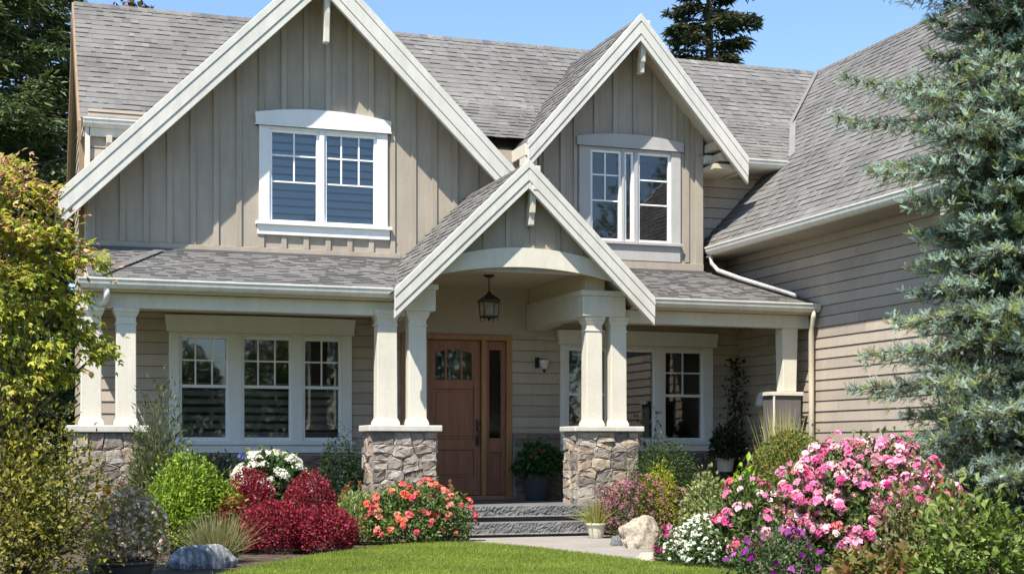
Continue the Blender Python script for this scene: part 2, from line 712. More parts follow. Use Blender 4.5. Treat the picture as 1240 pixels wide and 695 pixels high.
# upper wall: gable + dormer in one plane, board and batten
U0, U1 = .95, 10.38
GAB = [(U0, 3.97), (7.9, 3.97), (7.9, GZ - (7.9 - GX) * GS), (GX, GZ - .02), (U0, GZ - (GX - U0) * GS)]
DOR = [(7.62, 3.97), (U1, 3.97), (U1, DZ - (U1 - DX) * DS), (DX, DZ - .02), (7.62, DZ - (DX - 7.62) * DS)]
mb = MB()
for p in split(GAB, [OG]):
    mb.face([FRONT.p(u, v, 0) for u, v in ccw(p)], .5)
for p in split(DOR, [OP]):
    mb.face([FRONT.p(u, v, .004) for u, v in ccw(p)], .5)
mb.box(U1 - .02, U1, FY + .01, 22.4, 3.6, 6.2)
mb.build('gable_wall', M['board'], house)
mb = MB()
x = U0 + .14
k = 0
while x < 7.6:
    if not (3.27 < x - .04 and x + .04 < 5.27) or True:
        strip = cliprect(GAB, x - .038, x + .038, 4.06, 9)
        for p in split(strip, [(3.29, 5.27, 4.25, 6.0)] if (3.2 < x < 5.35) else []):
            mb.prism(FRONT, p, .001, .03 + .002 * random.random(), random.random())
    x += .324
    k += 1
for x in (7.72, 8.0, 8.22, 8.56, 8.88, 9.22, 9.56, 9.90, 10.12):
    strip = cliprect(DOR, x - .036, x + .036, 4.12, 9)
    for p in split(strip, [(8.24, 10.02, 4.1, 6.02)] if (8.2 < x < 10.05) else []):
        mb.prism(FRONT, p, .005, .034, random.random())
mb.build('batten', M['board'], house, bevel=.003)
mb = MB()
mb.box(U1 - .12, U1 + .015, FY - .045, FY + .0, 4.0, 6.25)
mb.box(U0 - .015, U0 + .1, FY - .045, FY, 3.97, 5.0)
mb.pieces('corner_board', M['board'], house, bevel=.004)
mb = MB()
mb.box(U0 - .03, 5.42, FY - .05, FY, 3.985, 4.055)
mb.box(7.4, U1 + .02, FY - .05, FY, 3.985, 4.10)
mb.pieces('skirt_board', M['board'], house, bevel=.004)
mb = MB()
mb.box(U0 - .03, 5.45, FY - .09, FY - .052, 3.95, 3.982)
mb.box(7.4, U1 + .04, FY - .09, FY - .052, 3.95, 3.982)
mb.pieces('flashing', M['panelgrey'], house)

# recessed upper wall and end walls
mb = MB()
courses(mb, RECESS, [(10.3, 3.4), (12.6, 3.4), (12.6, 6.2), (10.3, 6.2)], .17, .013, 3.4, groove=.011)
mb.build('recessed_wall', M['siding'], house)
mb = MB()
courses(mb, RECESS, [(.97, 3.4), (3.0, 3.4), (3.0, 6.0), (.97, 6.0)], .17, .013, 3.4, groove=.011)
mb.build('recessed_wall', M['siding'], house)
mb = MB()
LEFT = Fr((.97, 0, 0), (0, -1, 0), (0, 0, 1))
courses(mb, LEFT, [(-26.1, 0), (-21.6, 0), (-21.6, 5.85), (-23.85, 8.05), (-26.1, 5.85)], .17, .013, 0, groove=.011)
LEFT2 = Fr((1.0, 0, 0), (0, -1, 0), (0, 0, 1))
mb.build('end_wall', M['siding'], house)
mb = MB()
courses(mb, LEFT2, [(-21.6, 0), (-21.1, 0), (-21.1, 3.9), (-21.6, 3.9)], .17, .013, 0, groove=.011)
LEFT3 = Fr((U0, 0, 0), (0, -1, 0), (0, 0, 1))
mb.build('end_wall', M['siding'], house)
mb = MB()
courses(mb, LEFT3, [(-23.0, 3.5), (-21.1, 3.5), (-21.1, 4.95), (-23.0, 4.95)], .17, .013, 0, groove=.011)
mb.build('end_wall', M['siding'], house)
mb = MB()
mb.box(.93, 1.0, 21.53, 21.59, 3.9, 5.8)
mb.box(.925, .968, 21.6, 21.7, 3.4, 5.85)
mb.pieces('corner_trim', M['trim'], house, bevel=.004)
mb = MB()
mb.box(.97, 17.7, 26.05, 26.1, 0, 5.8)
mb.build('rear_wall', M['siding'], house)

# side wing
mb = MB()
courses(mb, WING, [(-23.5, 0), (-15.1, 0), (-15.1, 4.32), (-23.5, 4.32)], .152, .014, .02, groove=.011)
mb.build('wing_wall', M['siding'], house)
mb = MB()
WF = Fr((0, 15.1, 0), (1, 0, 0), (0, 0, 1))
courses(mb, WF, [(WX, 0), (17.3, 0), (17.3, 4.6), (14.15, 7.9), (WX, 4.6)], .152, .014, .02, groove=.011)
mb.build('wing_wall', M['siding'], house)
mb = MB()
WR = Fr((17.3, 0, 0), (0, 1, 0), (0, 0, 1))
courses(mb, WR, [(15.1, 0), (26.1, 0), (26.1, 4.6), (15.1, 4.6)], .152, .014, .02, groove=.011)
mb.build('wing_wall', M['siding'], house)
mb = MB()
mb.box(WX - .022, WX + .09, 15.06, 15.098, 0, 4.3)
mb.box(WX - .04, WX - .014, 15.1, 15.19, 0, 4.3)
mb.pieces('wing_corner_board', M['trim'], house, bevel=.004)


# ---- roofs
TABS = (.05, .19)


def roof(mb, o, u, v, poly, v0=0.0, exp=.138):
    F = Fr(o, u, v)
    courses(mb, F, [F.q(p) for p in poly], exp, .006, v0, TABS, .015, jit=.005)
    return F


def deck(mb, pts, t=.09):
    """roof board under the shingles: a slab hanging below the polygon"""
    P = [Vector(p) for p in pts]
    nrm = (P[1] - P[0]).cross(P[2] - P[0]).normalized()
    if nrm.z < 0:
        nrm = -nrm
    a = [p - nrm * .008 for p in P]
    b = [p - nrm * t for p in P]
    mb.face(a)
    mb.face(b[::-1])
    n = len(P)
    for k in range(n):
        mb.face([a[k], a[(k + 1) % n], b[(k + 1) % n], b[k]])


sh, dk = MB(), MB()
RY, RZ = 23.85, 8.15
s2 = (0, 1, 1)
# main front plane, left of / behind the gables
roof(sh, (0, 21.55, 5.85), (1, 0, 0), s2, [(.86, 21.55, 5.85), (8.0, 21.55, 5.85), (8.0, RY, RZ), (.86, RY, RZ)])
roof(sh, (0, 21.55, 5.85), (1, 0, 0), s2, [(8.0, 22.36, 6.66), (14.4, 22.36, 6.66), (14.4, RY, RZ), (8.0, RY, RZ)])
deck(dk, [(.88, 21.57, 5.85), (14.2, 21.57, 5.85), (14.2, RY, RZ - .02), (.88, RY, RZ - .02)])
# flared lower strip to the right of the main gable
roof(sh, (0, 21.06, 5.83), (1, 0, 0), (0, 1.40, .93), [(10.32, 21.06, 5.83), (12.05, 21.06, 5.83), (13.0, 22.46, 6.76), (10.32, 22.46, 6.76)])
roof(sh, (0, 21.06, 5.83), (1, 0, 0), (0, 1.40, .93), [(5.6, 21.2, 5.923), (10.32, 21.2, 5.923), (10.32, 22.46, 6.76), (5.6, 22.46, 6.76)])
deck(dk, [(10.3, 21.08, 5.83), (12.0, 21.08, 5.83), (12.0, 22.40, 6.70), (10.3, 22.40, 6.70)])
# rear plane
dk.face([(.86, RY, RZ), (18, RY, RZ), (18, 26.3, 5.7), (.86, 26.3, 5.7)])
# main gable
gl, gr = .54, 7.35
roof(sh, (gl, 20.48, GZ - (GX - gl) * GS), (0, -1, 0), (1, 0, GS), [(gl, 20.48, GZ - (GX - gl) * GS), (GX, 20.48, GZ), (GX, RY, GZ), (gl, RY, GZ - (GX - gl) * GS)])
roof(sh, (gr, 20.48, GZ - (gr - GX) * GS), (0, 1, 0), (-1, 0, GS), [(gr, 20.48, GZ - (gr - GX) * GS), (GX, 20.48, GZ), (GX, RY, GZ), (gr, RY, GZ - (gr - GX) * GS)])
deck(dk, [(gl, 20.51, GZ - (GX - gl) * GS), (GX, 20.51, GZ), (GX, 23.0, GZ), (gl, 23.0, GZ - (GX - gl) * GS)])
deck(dk, [(gr, 20.51, GZ - (gr - GX) * GS), (GX, 20.51, GZ), (GX, 23.0, GZ), (gr, 23.0, GZ - (gr - GX) * GS)])
# dormer
dl, dr = DX - 1.83, DX + 1.84
DE = DZ - 1.83 * DS
roof(sh, (dl, 20.48, DE), (0, -1, 0), (1, 0, DS), [(dl, 20.48, DE), (DX, 20.48, DZ), (DX, 23.7, DZ), (dl, 23.7, DE)])
roof(sh, (dr, 20.48, DE), (0, 1, 0), (-1, 0, DS), [(dr, 20.48, DE), (DX, 20.48, DZ), (DX, 23.7, DZ), (dr, 23.7, DE)])
deck(dk, [(dl, 20.51, DE), (DX, 20.51, DZ), (DX, 22.4, DZ), (dl, 22.4, DE)])
deck(dk, [(dr, 20.51, DE), (DX, 20.51, DZ), (DX, 22.4, DZ), (dr, 22.4, DE)])
# entry gable
el, er = EX - 1.825, EX + 1.825
EE = EZ - 1.825 * ES
roof(sh, (el, 18.2, EE), (0, -1, 0), (1, 0, ES), [(el, 18.2, EE), (EX, 18.2, EZ), (EX, 21.08, EZ), (el, 21.08, EE)])
roof(sh, (er, 18.2, EE), (0, 1, 0), (-1, 0, ES), [(er, 18.2, EE), (EX, 18.2, EZ), (EX, 21.08, EZ), (er, 21.08, EE)])
deck(dk, [(el, 18.23, EE), (EX, 18.23, EZ), (EX, 21.0, EZ), (el, 21.0, EE)])
deck(dk, [(er, 18.23, EE), (EX, 18.23, EZ), (EX, 21.0, EZ), (er, 21.0, EE)])
# porch roof
PS = .71 / 2.5
roof(sh, (0, 18.6, 3.26), (1, 0, 0), (0, 1, PS), [(.85, 18.6, 3.26), (4.72, 18.6, 3.26), (5.5, 21.1, 3.97), (.85, 21.1, 3.97)])
roof(sh, (0, 18.6, 3.26), (1, 0, 0), (0, 1, PS), [(8.16, 18.6, 3.26), (WX - .01, 18.6, 3.26), (WX - .01, 21.1, 3.97), (7.38, 21.1, 3.97)])
deck(dk, [(.85, 18.62, 3.255), (4.72, 18.62, 3.255), (5.5, 21.08, 3.96), (.85, 21.08, 3.96)])
deck(dk, [(8.16, 18.62, 3.255), (11.0, 18.62, 3.255), (11.0, 21.08, 3.96), (7.38, 21.08, 3.96)])
# wing
WS = (8.18 - 4.37) / 3.65
wf = 14.75
roof(sh, (10.5, 15, 4.37), (0, -1, 0), (1, 0, WS), [(10.5, 21.55, 4.37), (10.5, wf, 4.37), (14.15, wf, 8.18), (14.15, 24.2, 8.18), (13.1, 24.2, 7.08)], exp=.145)
roof(sh, (17.8, 15, 4.37), (0, 1, 0), (-1, 0, WS), [(17.8, wf, 4.37), (14.15, wf, 8.18), (14.15, 26.3, 8.18), (17.8, 26.3, 4.37)])
deck(dk, [(10.5, 21.5, 4.37), (10.5, wf + .02, 4.37), (14.15, wf + .02, 8.18), (14.15, 24, 8.18)])
deck(dk, [(17.8, wf + .02, 4.37), (14.15, wf + .02, 8.18), (14.15, 26.3, 8.18), (17.8, 26.3, 4.37)])
roof_o = sh.build('roof', M['shingle'], house)
dk.build('soffit', M['soffit'], house)

# ridge and hip caps, valley metal
mb = MB()


def caps(mb, a, b, wdir1, wdir2, w=.13, step=.14):
    a, b = Vector(a), Vector(b)
    L = (b - a).length
    d = (b - a).normalized()
    w1, w2 = Vector(wdir1).normalized() * w, Vector(wdir2).normalized() * w
    up = Vector((0, 0, 1))
    n = int(L / step)
    for i in range(n):
        p, q = a + d * (i * step), a + d * (i * step + step * 1.05)
        h0, h1 = up * .022, up * .012
        tone = min(1, max(0, random.gauss(.5, .2)))
        mb.face([p + h0, q + h1, q + w1 + h1, p + w1 + h0], tone)
        mb.face([p + h0, p + w2 + h0, q + w2 + h1, q + h1], tone)
        mb.face([p + h0, p + w1 + h0, p + w1 - up * .002, p - up * .002], tone * .7)
        mb.face([p + h0, p - up * .002, p + w2 - up * .002, p + w2 + h0], tone * .7)


caps(mb, (.86, RY, RZ), (14.15, RY, RZ), (0, -1, -1), (0, 1, -1))
caps(mb, (GX, 20.48, GZ), (GX, 23.8, GZ), (-1, 0, -GS), (1, 0, -GS))
caps(mb, (DX, 20.48, DZ), (DX, 23.4, DZ), (-1, 0, -DS), (1, 0, -DS))
caps(mb, (EX, 18.2, EZ), (EX, 21.0, EZ), (-1, 0, -ES), (1, 0, -ES))
caps(mb, (14.15, wf, 8.18), (14.15, 26.2, 8.18), (-1, 0, -WS), (1, 0, -WS))
caps(mb, (.95, 18.66, 3.29), (1.95, 20.98, 3.95), (1, -.3, -.05), (-1, .3, .06), .07)
caps(mb, (12.05, 22.36, 6.68), (5.6, 22.36, 6.68), (0, 1, 1), (0, -1.4, -.93), .07)
mb.build('ridge_cap', M['shingle'], house)
mb = MB()


def strip(mb, a, b, w, up):
    a, b, w, up = Vector(a), Vector(b), Vector(w), Vector(up)
    mb.face([a + up, b + up, b + w + up, a + w + up])


# valley between the main roof and the wing
A, B = Vector((12.72, 22.42, 6.70)), Vector((14.15, 23.85, 8.17))
for sgn in (-1, 1):
    w = Vector((-.045, 0, .012)) if sgn < 0 else Vector((.0, -.045, .012))
    mb.face([A + Vector((0, 0, .035)), B + Vector((0, 0, .035)), B + w + Vector((0, 0, .035)), A + w + Vector((0, 0, .035))])
A2, B2 = Vector((11.95, 21.05, 5.86)), Vector((12.75, 22.42, 6.74))
mb.face([A2 + Vector((-.02, 0, .03)), B2 + Vector((-.02, 0, .03)), B2 + Vector((.1, 0, .14)), A2 + Vector((.1, 0, .14))])
mb.pieces('valley_flashing', M['flash'], house)


# ---- bargeboards in stepped layers
def rake(name, xa, za, xe, ze, y, layers, mat, parent=house):
    mb = MB()
    F = Fr((0, y, 0), (1, 0, 0), (0, 0, 1))
    for w0, w1, h0, h1 in layers:
        poly = [(xa, za - w0), (xe, ze - w0), (xe, ze - w1), (xa, za - w1)]
        mb.prism(F, poly, h0, h1)
    return mb.build(name, mat, parent, bevel=.005)


LG = [(-.012, .115, -.04, .036), (.115, .34, -.04, .024), (.34, .47, -.06, .010)]
LD = [(-.012, .10, -.04, .034), (.10, .29, -.04, .023), (.29, .40, -.06, .010)]
LE = [(-.012, .095, -.04, .034), (.095, .26, -.04, .023), (.26, .365, -.06, .010)]
zz = GZ + .03
rake('bargeboard', GX, zz, gl, zz - (GX - gl) * GS, 20.50, LG, M['rake'])
rake('bargeboard', GX, zz, 7.10, zz - (7.10 - GX) * GS, 20.50, LG, M['rake'])
zz = DZ + .03
rake('bargeboard', DX, zz, dl, zz - 1.83 * DS, 20.50, LD, M['rake'])
rake('bargeboard', DX, zz, dr, zz - 1.84 * DS, 20.50, LD, M['rake'])
zz = EZ + .03
rake('bargeboard', EX, zz, el, zz - 1.825 * ES, 18.22, LE, M['rake'])
rake('bargeboard', EX, zz, er, zz - 1.825 * ES, 18.22, LE, M['rake'])
rake('bargeboard', 14.15, 8.2, 10.45, 8.2 - 3.7 * WS, wf + .02, LD, M['rake'])
rake('bargeboard', 14.15, 8.2, 17.85, 8.2 - 3.7 * WS, wf + .02, LD, M['rake'])
# brown end rake of the main roof
mb = MB()
LF = Fr((.86, 0, 0), (0, -1, 0), (0, 0, 1))
mb.prism(LF, [(-23.85, 8.15), (-21.5, 5.80), (-21.5, 5.52), (-23.85, 7.86)], -.02, .03)
mb.prism(LF, [(-23.85, 8.15), (-26.3, 5.70), (-26.3, 5.42), (-23.85, 7.86)], -.02, .03)
mb.box(.85, .93, 21.62, 21.72, 3.4, 5.6)
mb.build('end_bargeboard', M['brownwood'], house, bevel=.004)


mb = MB()
mb.box(10.5, WX - .02, wf + .05, 21.5, 4.225, 4.245)
mb.build('eave_soffit', M['board'], house)
mb = MB()
mb.box(10.4, 12.1, 21.08, 21.59, 5.69, 5.71)
mb.box(.9, 3.0, 21.56, 21.6, 5.70, 5.74)
mb.pieces('eave_soffit', M['trim'], house)
mb = MB()
mb.box(10.40, 10.455, wf + .03, 20.96, 4.10, 4.235) if False else mb.box(WX - .05, WX - .012, 15.2, 21.05, 4.12, 4.225)
mb.build('frieze_board', M['board'], house, bevel=.004)
mb = MB()
mb.box(6.9, 7.8, 21.13, 22.6, 4.6, 5.72)
mb.build('dormer_cheek', M['board'], house)

# ---- gutters: a curved front profile extruded
GPROF = [(0, 0), (0, .125), (-.015, .125), (-.125, .125), (-.125, .105), (-.115, .09), (-.105, .05), (-.085, .02), (-.06, 0)]


def gutter(mb, a, b, out):
    a, b, out = Vector(a), Vector(b), Vector(out)
    ra = [a - out * p[0] + Vector((0, 0, p[1])) for p in GPROF]
    rb = [b - out * p[0] + Vector((0, 0, p[1])) for p in GPROF]
    n = len(ra)
    for k in range(n):
        mb.face([ra[k], rb[k], rb[(k + 1) % n], ra[(k + 1) % n]])
    mb.face(ra)
    mb.face(rb[::-1])


for a, b, out in [((.72, 18.62, 3.13), (4.66, 18.62, 3.13), (0, -1, 0)), ((8.22, 18.62, 3.13), (11.02, 18.62, 3.13), (0, -1, 0)),
                  ((10.5, 20.97, 4.235), (10.5, wf, 4.235), (-1, 0, 0)),
                  ((10.4, 21.08, 5.70), (11.98, 21.08, 5.70), (0, -1, 0)), ((.9, 21.56, 5.72), (2.9, 21.56, 5.72), (0, -1, 0))]:
    mb = MB()
    gutter(mb, a, b, out)
    mb.build('gutter', M['gutter'], house)
# dormer side eaves, boxed
mb = MB()
mb.box(dl - .035, dl, 20.52, 22.2, DE - .17, DE + .01)
mb.box(dl - .03, dl + .16, 20.54, 20.8, DE - .34, DE - .172)
mb.box(7.62, 7.72, 20.9, 21.08, DE - .50, DE - .42)
mb.box(dr, dr + .035, 20.52, 21.3, DE - .17, DE + .01)
mb.pieces('eave_fascia', M['trim'], house, bevel=.004)
mb = MB()
for (x0, x1, z1) in ((10.42, 10.56, 6.00), (10.5, 10.70, 5.82)):
    mb.box(x0, x1, 20.66, 21.07, z1 - .13, z1)
mb.box(10.395, 10.86, 20.66, 21.5, 5.56, 5.64)
mb.pieces('outlooker', M['soffit'], house, bevel=.006)
# frieze and corbels under the left eave of the main roof
mb = MB()
mb.box(.98, 3, 21.53, 21.588, 5.60, 5.73)
mb.build('frieze_board', M['trim'], house, bevel=.004)
for x in (1.22, 1.5):
    mb = MB()
    F = Fr((x, 0, 0), (0, 1, 0), (0, 0, 1))
    mb.prism(F, [(21.59, 5.6), (21.44, 5.6), (21.45, 5.5), (21.52, 5.44), (21.52, 5.25), (21.55, 5.18), (21.59, 5.18)], 0, .08)
    mb.build('corbel', M['trim'], house, bevel=.006)


# knee brackets under the gable peaks
def bracket(x, y, ztop, drop=.62, w=.085):
    mb = MB()
    F = Fr((x + w / 2, 0, 0), (0, 1, 0), (0, 0, 1))
    mb.prism(F, [(y + .03, ztop), (y + .16, ztop), (y + .14, ztop - .17), (y + .19, ztop - .3), (y + .19, ztop - drop * .72), (y + .22, ztop - drop),
                 (y + .10, ztop - drop), (y + .085, ztop - drop * .72), (y + .05, ztop - .34), (y + .035, ztop - .2)], 0, w)
    mb.prism(Fr((x + w / 2 + .012, 0, 0), (0, 1, 0), (0, 0, 1)), [(y - .05, ztop + .27), (y + .02, ztop + .27), (y + .02, ztop - .10), (y - .05, ztop - .05)], 0, w + .024)
    return mb.build('peak_bracket', M['trim'], house, bevel=.01)


bracket(GX, 20.54, GZ - .37, .76)
bracket(DX, 20.54, DZ - .32, .50)
bracket(EX, 18.25, EZ - .30, .50)

# ---- entry: tympanum, arch, ceilings, beams
TY = Fr((0, 18.5, 0), (1, 0, 0), (0, 0, 1))
mb = MB()
mb.prism(TY, [(5.05, 3.52), (7.8, 3.52), (EX, EZ - .04)], -.04, 0)
for x in (5.61, 5.92, 6.24, 6.58, 6.95, 7.28):
    st = cliprect([(5.0, 3.6), (7.9, 3.6), (EX, EZ - .1)], x - .034, x + .034, 3.6, 9)
    if len(st) > 2:
        mb.prism(TY, st, .001, .024, random.random())
mb.build('entry_gable_panel', M['board'], house, bevel=.002)
mb = MB()
N_ = 28
lowc = [(5.24 + (7.80 - 5.24) * i / N_) for i in range(N_ + 1)]


def arch(x, mid, rise, half_):
    t = (x - 6.50) / half_
    return mid - rise * t * t


poly = [(x, arch(x, 3.59, .135, 1.2)) for x in lowc] + [(x, min(arch(x, 3.85, .19, 1.2), EZ - .33 - abs(x - EX) * ES + .1)) for x in reversed(lowc)]
i0 = len(mb.v)
n = len(poly)
for k in range(N_):
    a, b, c, d = poly[k], poly[k + 1], poly[n - 2 - k], poly[n - 1 - k]
    mb.prism(Fr((0, 18.44, 0), (1, 0, 0), (0, 0, 1)), [a, b, c, d], -.06, .0)
arch_o = mb.build('entry_arch', M['trim'], house)
mb = MB()
xs = lowc
for k in range(N_):
    x0, x1 = xs[k], xs[k + 1]
    za, zb = arch(x0, 3.588, .135, 1.2), arch(x1, 3.588, .135, 1.2)
    mb.face([(x0, 18.5, za), (x0, 18.75, max(za, 3.55)), (x1, 18.75, max(zb, 3.55)), (x1, 18.5, zb)])
mb.box(5.16, 7.70, 18.72, 21.08, 3.61, 3.64)
mb.box(7.45, 7.74, 18.75, 21.08, 3.345, 3.61)
mb.box(5.13, 5.28, 18.75, 21.08, 3.345, 3.61)
mb.build('entry_ceiling', M['soffit'], house)
mb = MB()
mb.box(1.0, 4.95, 18.9, 21.08, 3.085, 3.12)
mb.box(7.86, WX - .03, 18.9, 21.08, 3.085, 3.12)
mb.box(.75, 4.7, 18.62, 18.80, 3.105, 3.14)
mb.box(8.15, WX - .03, 18.62, 18.80, 3.105, 3.14)
mb.pieces('porch_ceiling', M['soffit'], house)
mb = MB()
mb.box(.80, 4.90, 18.78, 18.98, 2.915, 3.10)
mb.box(8.04, 10.98, 18.78, 18.98, 2.915, 3.10)
mb.box(.80, .98, 18.98, 21.08, 2.915, 3.10)
mb.pieces('porch_beam', M['trim'], house, bevel=.006)
mb = MB()
mb.box(4.87, 5.29, 18.68, 18.97, 2.985, 3.27)
mb.box(4.85, 5.32, 18.65, 18.99, 3.27, 3.34)
mb.box(7.39, 8.03, 18.68, 18.97, 2.985, 3.27)
mb.box(7.36, 8.06, 18.65, 18.99, 3.27, 3.34)
mb.pieces('capital_block', M['trim'], house, bevel=.008)
# arched return beams running from the columns back to the wall
for x0, x1 in ((4.97, 5.27), (7.41, 7.72)):
    mb = MB()
    F = Fr((x0, 0, 0), (0, -1, 0), (0, 0, 1))
    lowp = [(-18.98 - 2.08 * t / 12, 2.965 + .05 * math.sin(math.pi * t / 12)) for t in range(13)]
    for a, b in zip(lowp, lowp[1:]):
        mb.prism(F, [a, b, (b[0], 3.36), (a[0], 3.36)], -(x1 - x0), 0)
    mb.build('return_beam', M['trim'], house)


# ---- columns and pedestals
def column(x0, x1, y0, z0, z1, dy=.23):
    cx, cy = (x0 + x1) / 2, y0 + dy / 2
    a, b = (x1 - x0) / 2 * .92, dy / 2 * .92
    mb = MB()
    mb.frustum(cx, cy, z0 + .07, z1 - .10, a, b, a * .96, b * .96)
    c = mb.build('column', M['trim'], house, bevel=.01)
    mb = MB()
    mb.frustum(cx, cy, z1 - .205, z1 - .18, a * 1.06, b * 1.06, a * 1.06, b * 1.06)
    mb.frustum(cx, cy, z1 - .115, z1 - .05, a * 1.0, b * 1.0, a * 1.24, b * 1.24)
    mb.frustum(cx, cy, z1 - .05, z1, a * 1.27, b * 1.27, a * 1.29, b * 1.29)
    mb.build('capital', M['trim'], c, bevel=.008)
    mb = MB()
    mb.frustum(cx, cy, z0, z0 + .05, a * 1.22, b * 1.22, a * 1.2, b * 1.2)
    mb.frustum(cx, cy, z0 + .05, z0 + .085, a * 1.15, b * 1.15, a * 1.04, b * 1.04)
    mb.build('column_base', M['trim'], c, bevel=.008)


for x0, x1 in ((4.49, 4.79), (4.92, 5.19)):
    column(x0, x1, 18.72, 1.47, 2.985)
for x0, x1 in ((7.455, 7.715), (7.82, 8.08)):
    column(x0, x1, 18.72, 1.47, 2.985)
for x0, x1 in ((.75, 1.02), (1.17, 1.44)):
    column(x0, x1, 18.76, 1.45, 2.915)


def pedestal(x0, x1, y0, y1, z0, z1, capz):
    mb = MB()
    mb.box(x0, x1, y0, y1, z0 - .1, z1)
    p = mb.build('pedestal', M['mortar'], house)
    mb = MB()
    voronoi_stones(mb, Fr((0, y0, 0), (1, 0, 0), (0, 0, 1)), x0, x1, z0 - .05, z1 - .005, .205, .033)
    voronoi_stones(mb, Fr((x0, 0, 0), (0, -1, 0), (0, 0, 1)), -y1, -y0, z0 - .05, z1 - .005, .205, .033)
    voronoi_stones(mb, Fr((x1, 0, 0), (0, 1, 0), (0, 0, 1)), y0, y1, z0 - .05, z1 - .005, .205, .033)
    mb.build('stone_facing', M['stone'], p)
    mb = MB()
    mb.box(x0 - .07, x1 + .07, y0 - .08, y1 + .06, z1, capz)
    mb.build('pedestal_cap', M['capstone'], p, bevel=.012)


pedestal(4.43, 5.29, 18.68, 19.14, 0, 1.385, 1.468)
pedestal(7.31, 8.21, 18.68, 19.14, 0, 1.395, 1.468)
pedestal(.66, 1.5, 18.70, 19.16, 0, 1.36, 1.448)
# slate clad pier at the right end of the porch with a short painted post
mb = MB()
mb.box(10.40, 10.86, 18.80, 19.1, -.05, 1.93)
p = mb.build('end_pier', M['panelgrey'], house, bevel=.006)
mb = MB()
mb.box(10.37, 10.89, 18.77, 19.12, 1.93, 1.985)
mb.box(10.395, 10.425, 18.775, 18.797, .1, 1.93)
mb.build('pedestal_cap', M['trim'], p, bevel=.006)
mb = MB()
mb.frustum(10.70, 18.94, 1.99, 2.93, .11, .10, .13, .11)
mb.build('end_post', M['trim'], house, bevel=.012)

# ---- porch floor and steps
mb = MB()
mb.box(4.2, 8.4, 18.74, 21.09, -.1, .384)
mb.box(1.0, 4.2, 19.2, 21.09, -.1, .28)
mb.pieces('porch_floor', M['porchfloor'], house)


def rough_step(name, x0, x1, y0, y1, z0, z1):
    n, m = 110, 9
    vs, fs = [], []
    for j in range(m):
        for i in range(n):
            x, z = x0 + (x1 - x0) * i / (n - 1), z0 + (z1 - z0) * j / (m - 1)
            d = .012 * noise.noise(Vector((x * 9, z * 12, y0))) + .017 * noise.noise(Vector((x * 40, z * 40, y0 + 5))) - (.0 if j else -.02)
            if j == m - 1:
                d *= .5
            vs.append((x, y0 - d - .01, z))
    for j in range(m - 1):
        for i in range(n - 1):
            fs.append([j * n + i, j * n + i + 1, (j + 1) * n + i + 1, (j + 1) * n + i])
    b = len(vs)
    for i in range(n):
        vs.append((x0 + (x1 - x0) * i / (n - 1), y1, z1))
    for i in range(n - 1):
        fs.append([(m - 1) * n + i, (m - 1) * n + i + 1, b + i + 1, b + i])
    k = len(vs)
    vs += [(x0, y0, z0), (x0, y1, z0), (x1, y0, z0), (x1, y1, z0)]
    fs.append([k, (m - 1) * n, b, k + 1])
    fs.append([k + 2, k + 3, b + n - 1, (m - 1) * n + n - 1])
    me = bpy.data.meshes.new(name)
    me.from_pydata(vs, [], fs)
    return link(name, me, M['step'], house)


for x0, x1, y0, y1, z0, z1 in ((5.1, 7.62, 18.03, 18.5, -.02, .190), (5.2, 7.5, 18.40, 18.76, .190, .392)):
    rough_step('step', x0, x1, y0, y1, z0 + .062, z1)
    mb = MB()
    mb.box(x0 + .03, x1 - .03, y0 + .045, y1, z0 - .03, z0 + .0615)
    mb.build('step_riser', M['porchfloor'], house)

# ---- stone wainscot
mb = MB()
voronoi_stones(mb, Fr((0, 21.04, 0), (1, 0, 0), (0, 0, 1)), 1.0, 5.42, .1, 1.06, .26, .035, aspect=2.0)
voronoi_stones(mb, Fr((0, 21.04, 0), (1, 0, 0), (0, 0, 1)), 7.19, 7.93, .36, 1.40, .24, .035, aspect=2.4)
voronoi_stones(mb, Fr((0, 21.04, 0), (1, 0, 0), (0, 0, 1)), 7.95, 11.0, .1, 1.08, .3, .035, aspect=2.6)
ws_ = mb.build('stone_wainscot', M['slate'], house)
mb = MB()
mb.box(1.0, 5.42, 21.03, 21.09, .05, 1.05)
mb.box(7.18, 11.0, 21.03, 21.09, .05, 1.07)
mb.box(7.18, 7.94, 21.035, 21.09, 1.07, 1.39)
mb.build('mortar_bed', M['mortar'], ws_)


# ------------------------------------------------------------------ windows
def rooms():
    mb = MB()
    for (x0, x1, y1, z0, z1) in ((1.2, 10.9, 24.5, .4, 3.05), (2.6, 6.2, 23.0, 4.1, 6.2), (8.0, 10.3, 23.0, 4.1, 6.1)):
        y0 = FY + .14
        a = [(x0, y0, z0), (x1, y0, z0), (x1, y1, z0), (x0, y1, z0), (x0, y0, z1), (x1, y0, z1), (x1, y1, z1), (x0, y1, z1)]
        for f in ((0, 1, 2, 3), (4, 7, 6, 5), (1, 5, 6, 2), (2, 6, 7, 3), (3, 7, 4, 0)):
            mb.face([a[k] for k in f])
    mb.build('interior', M['room'], house)


rooms()


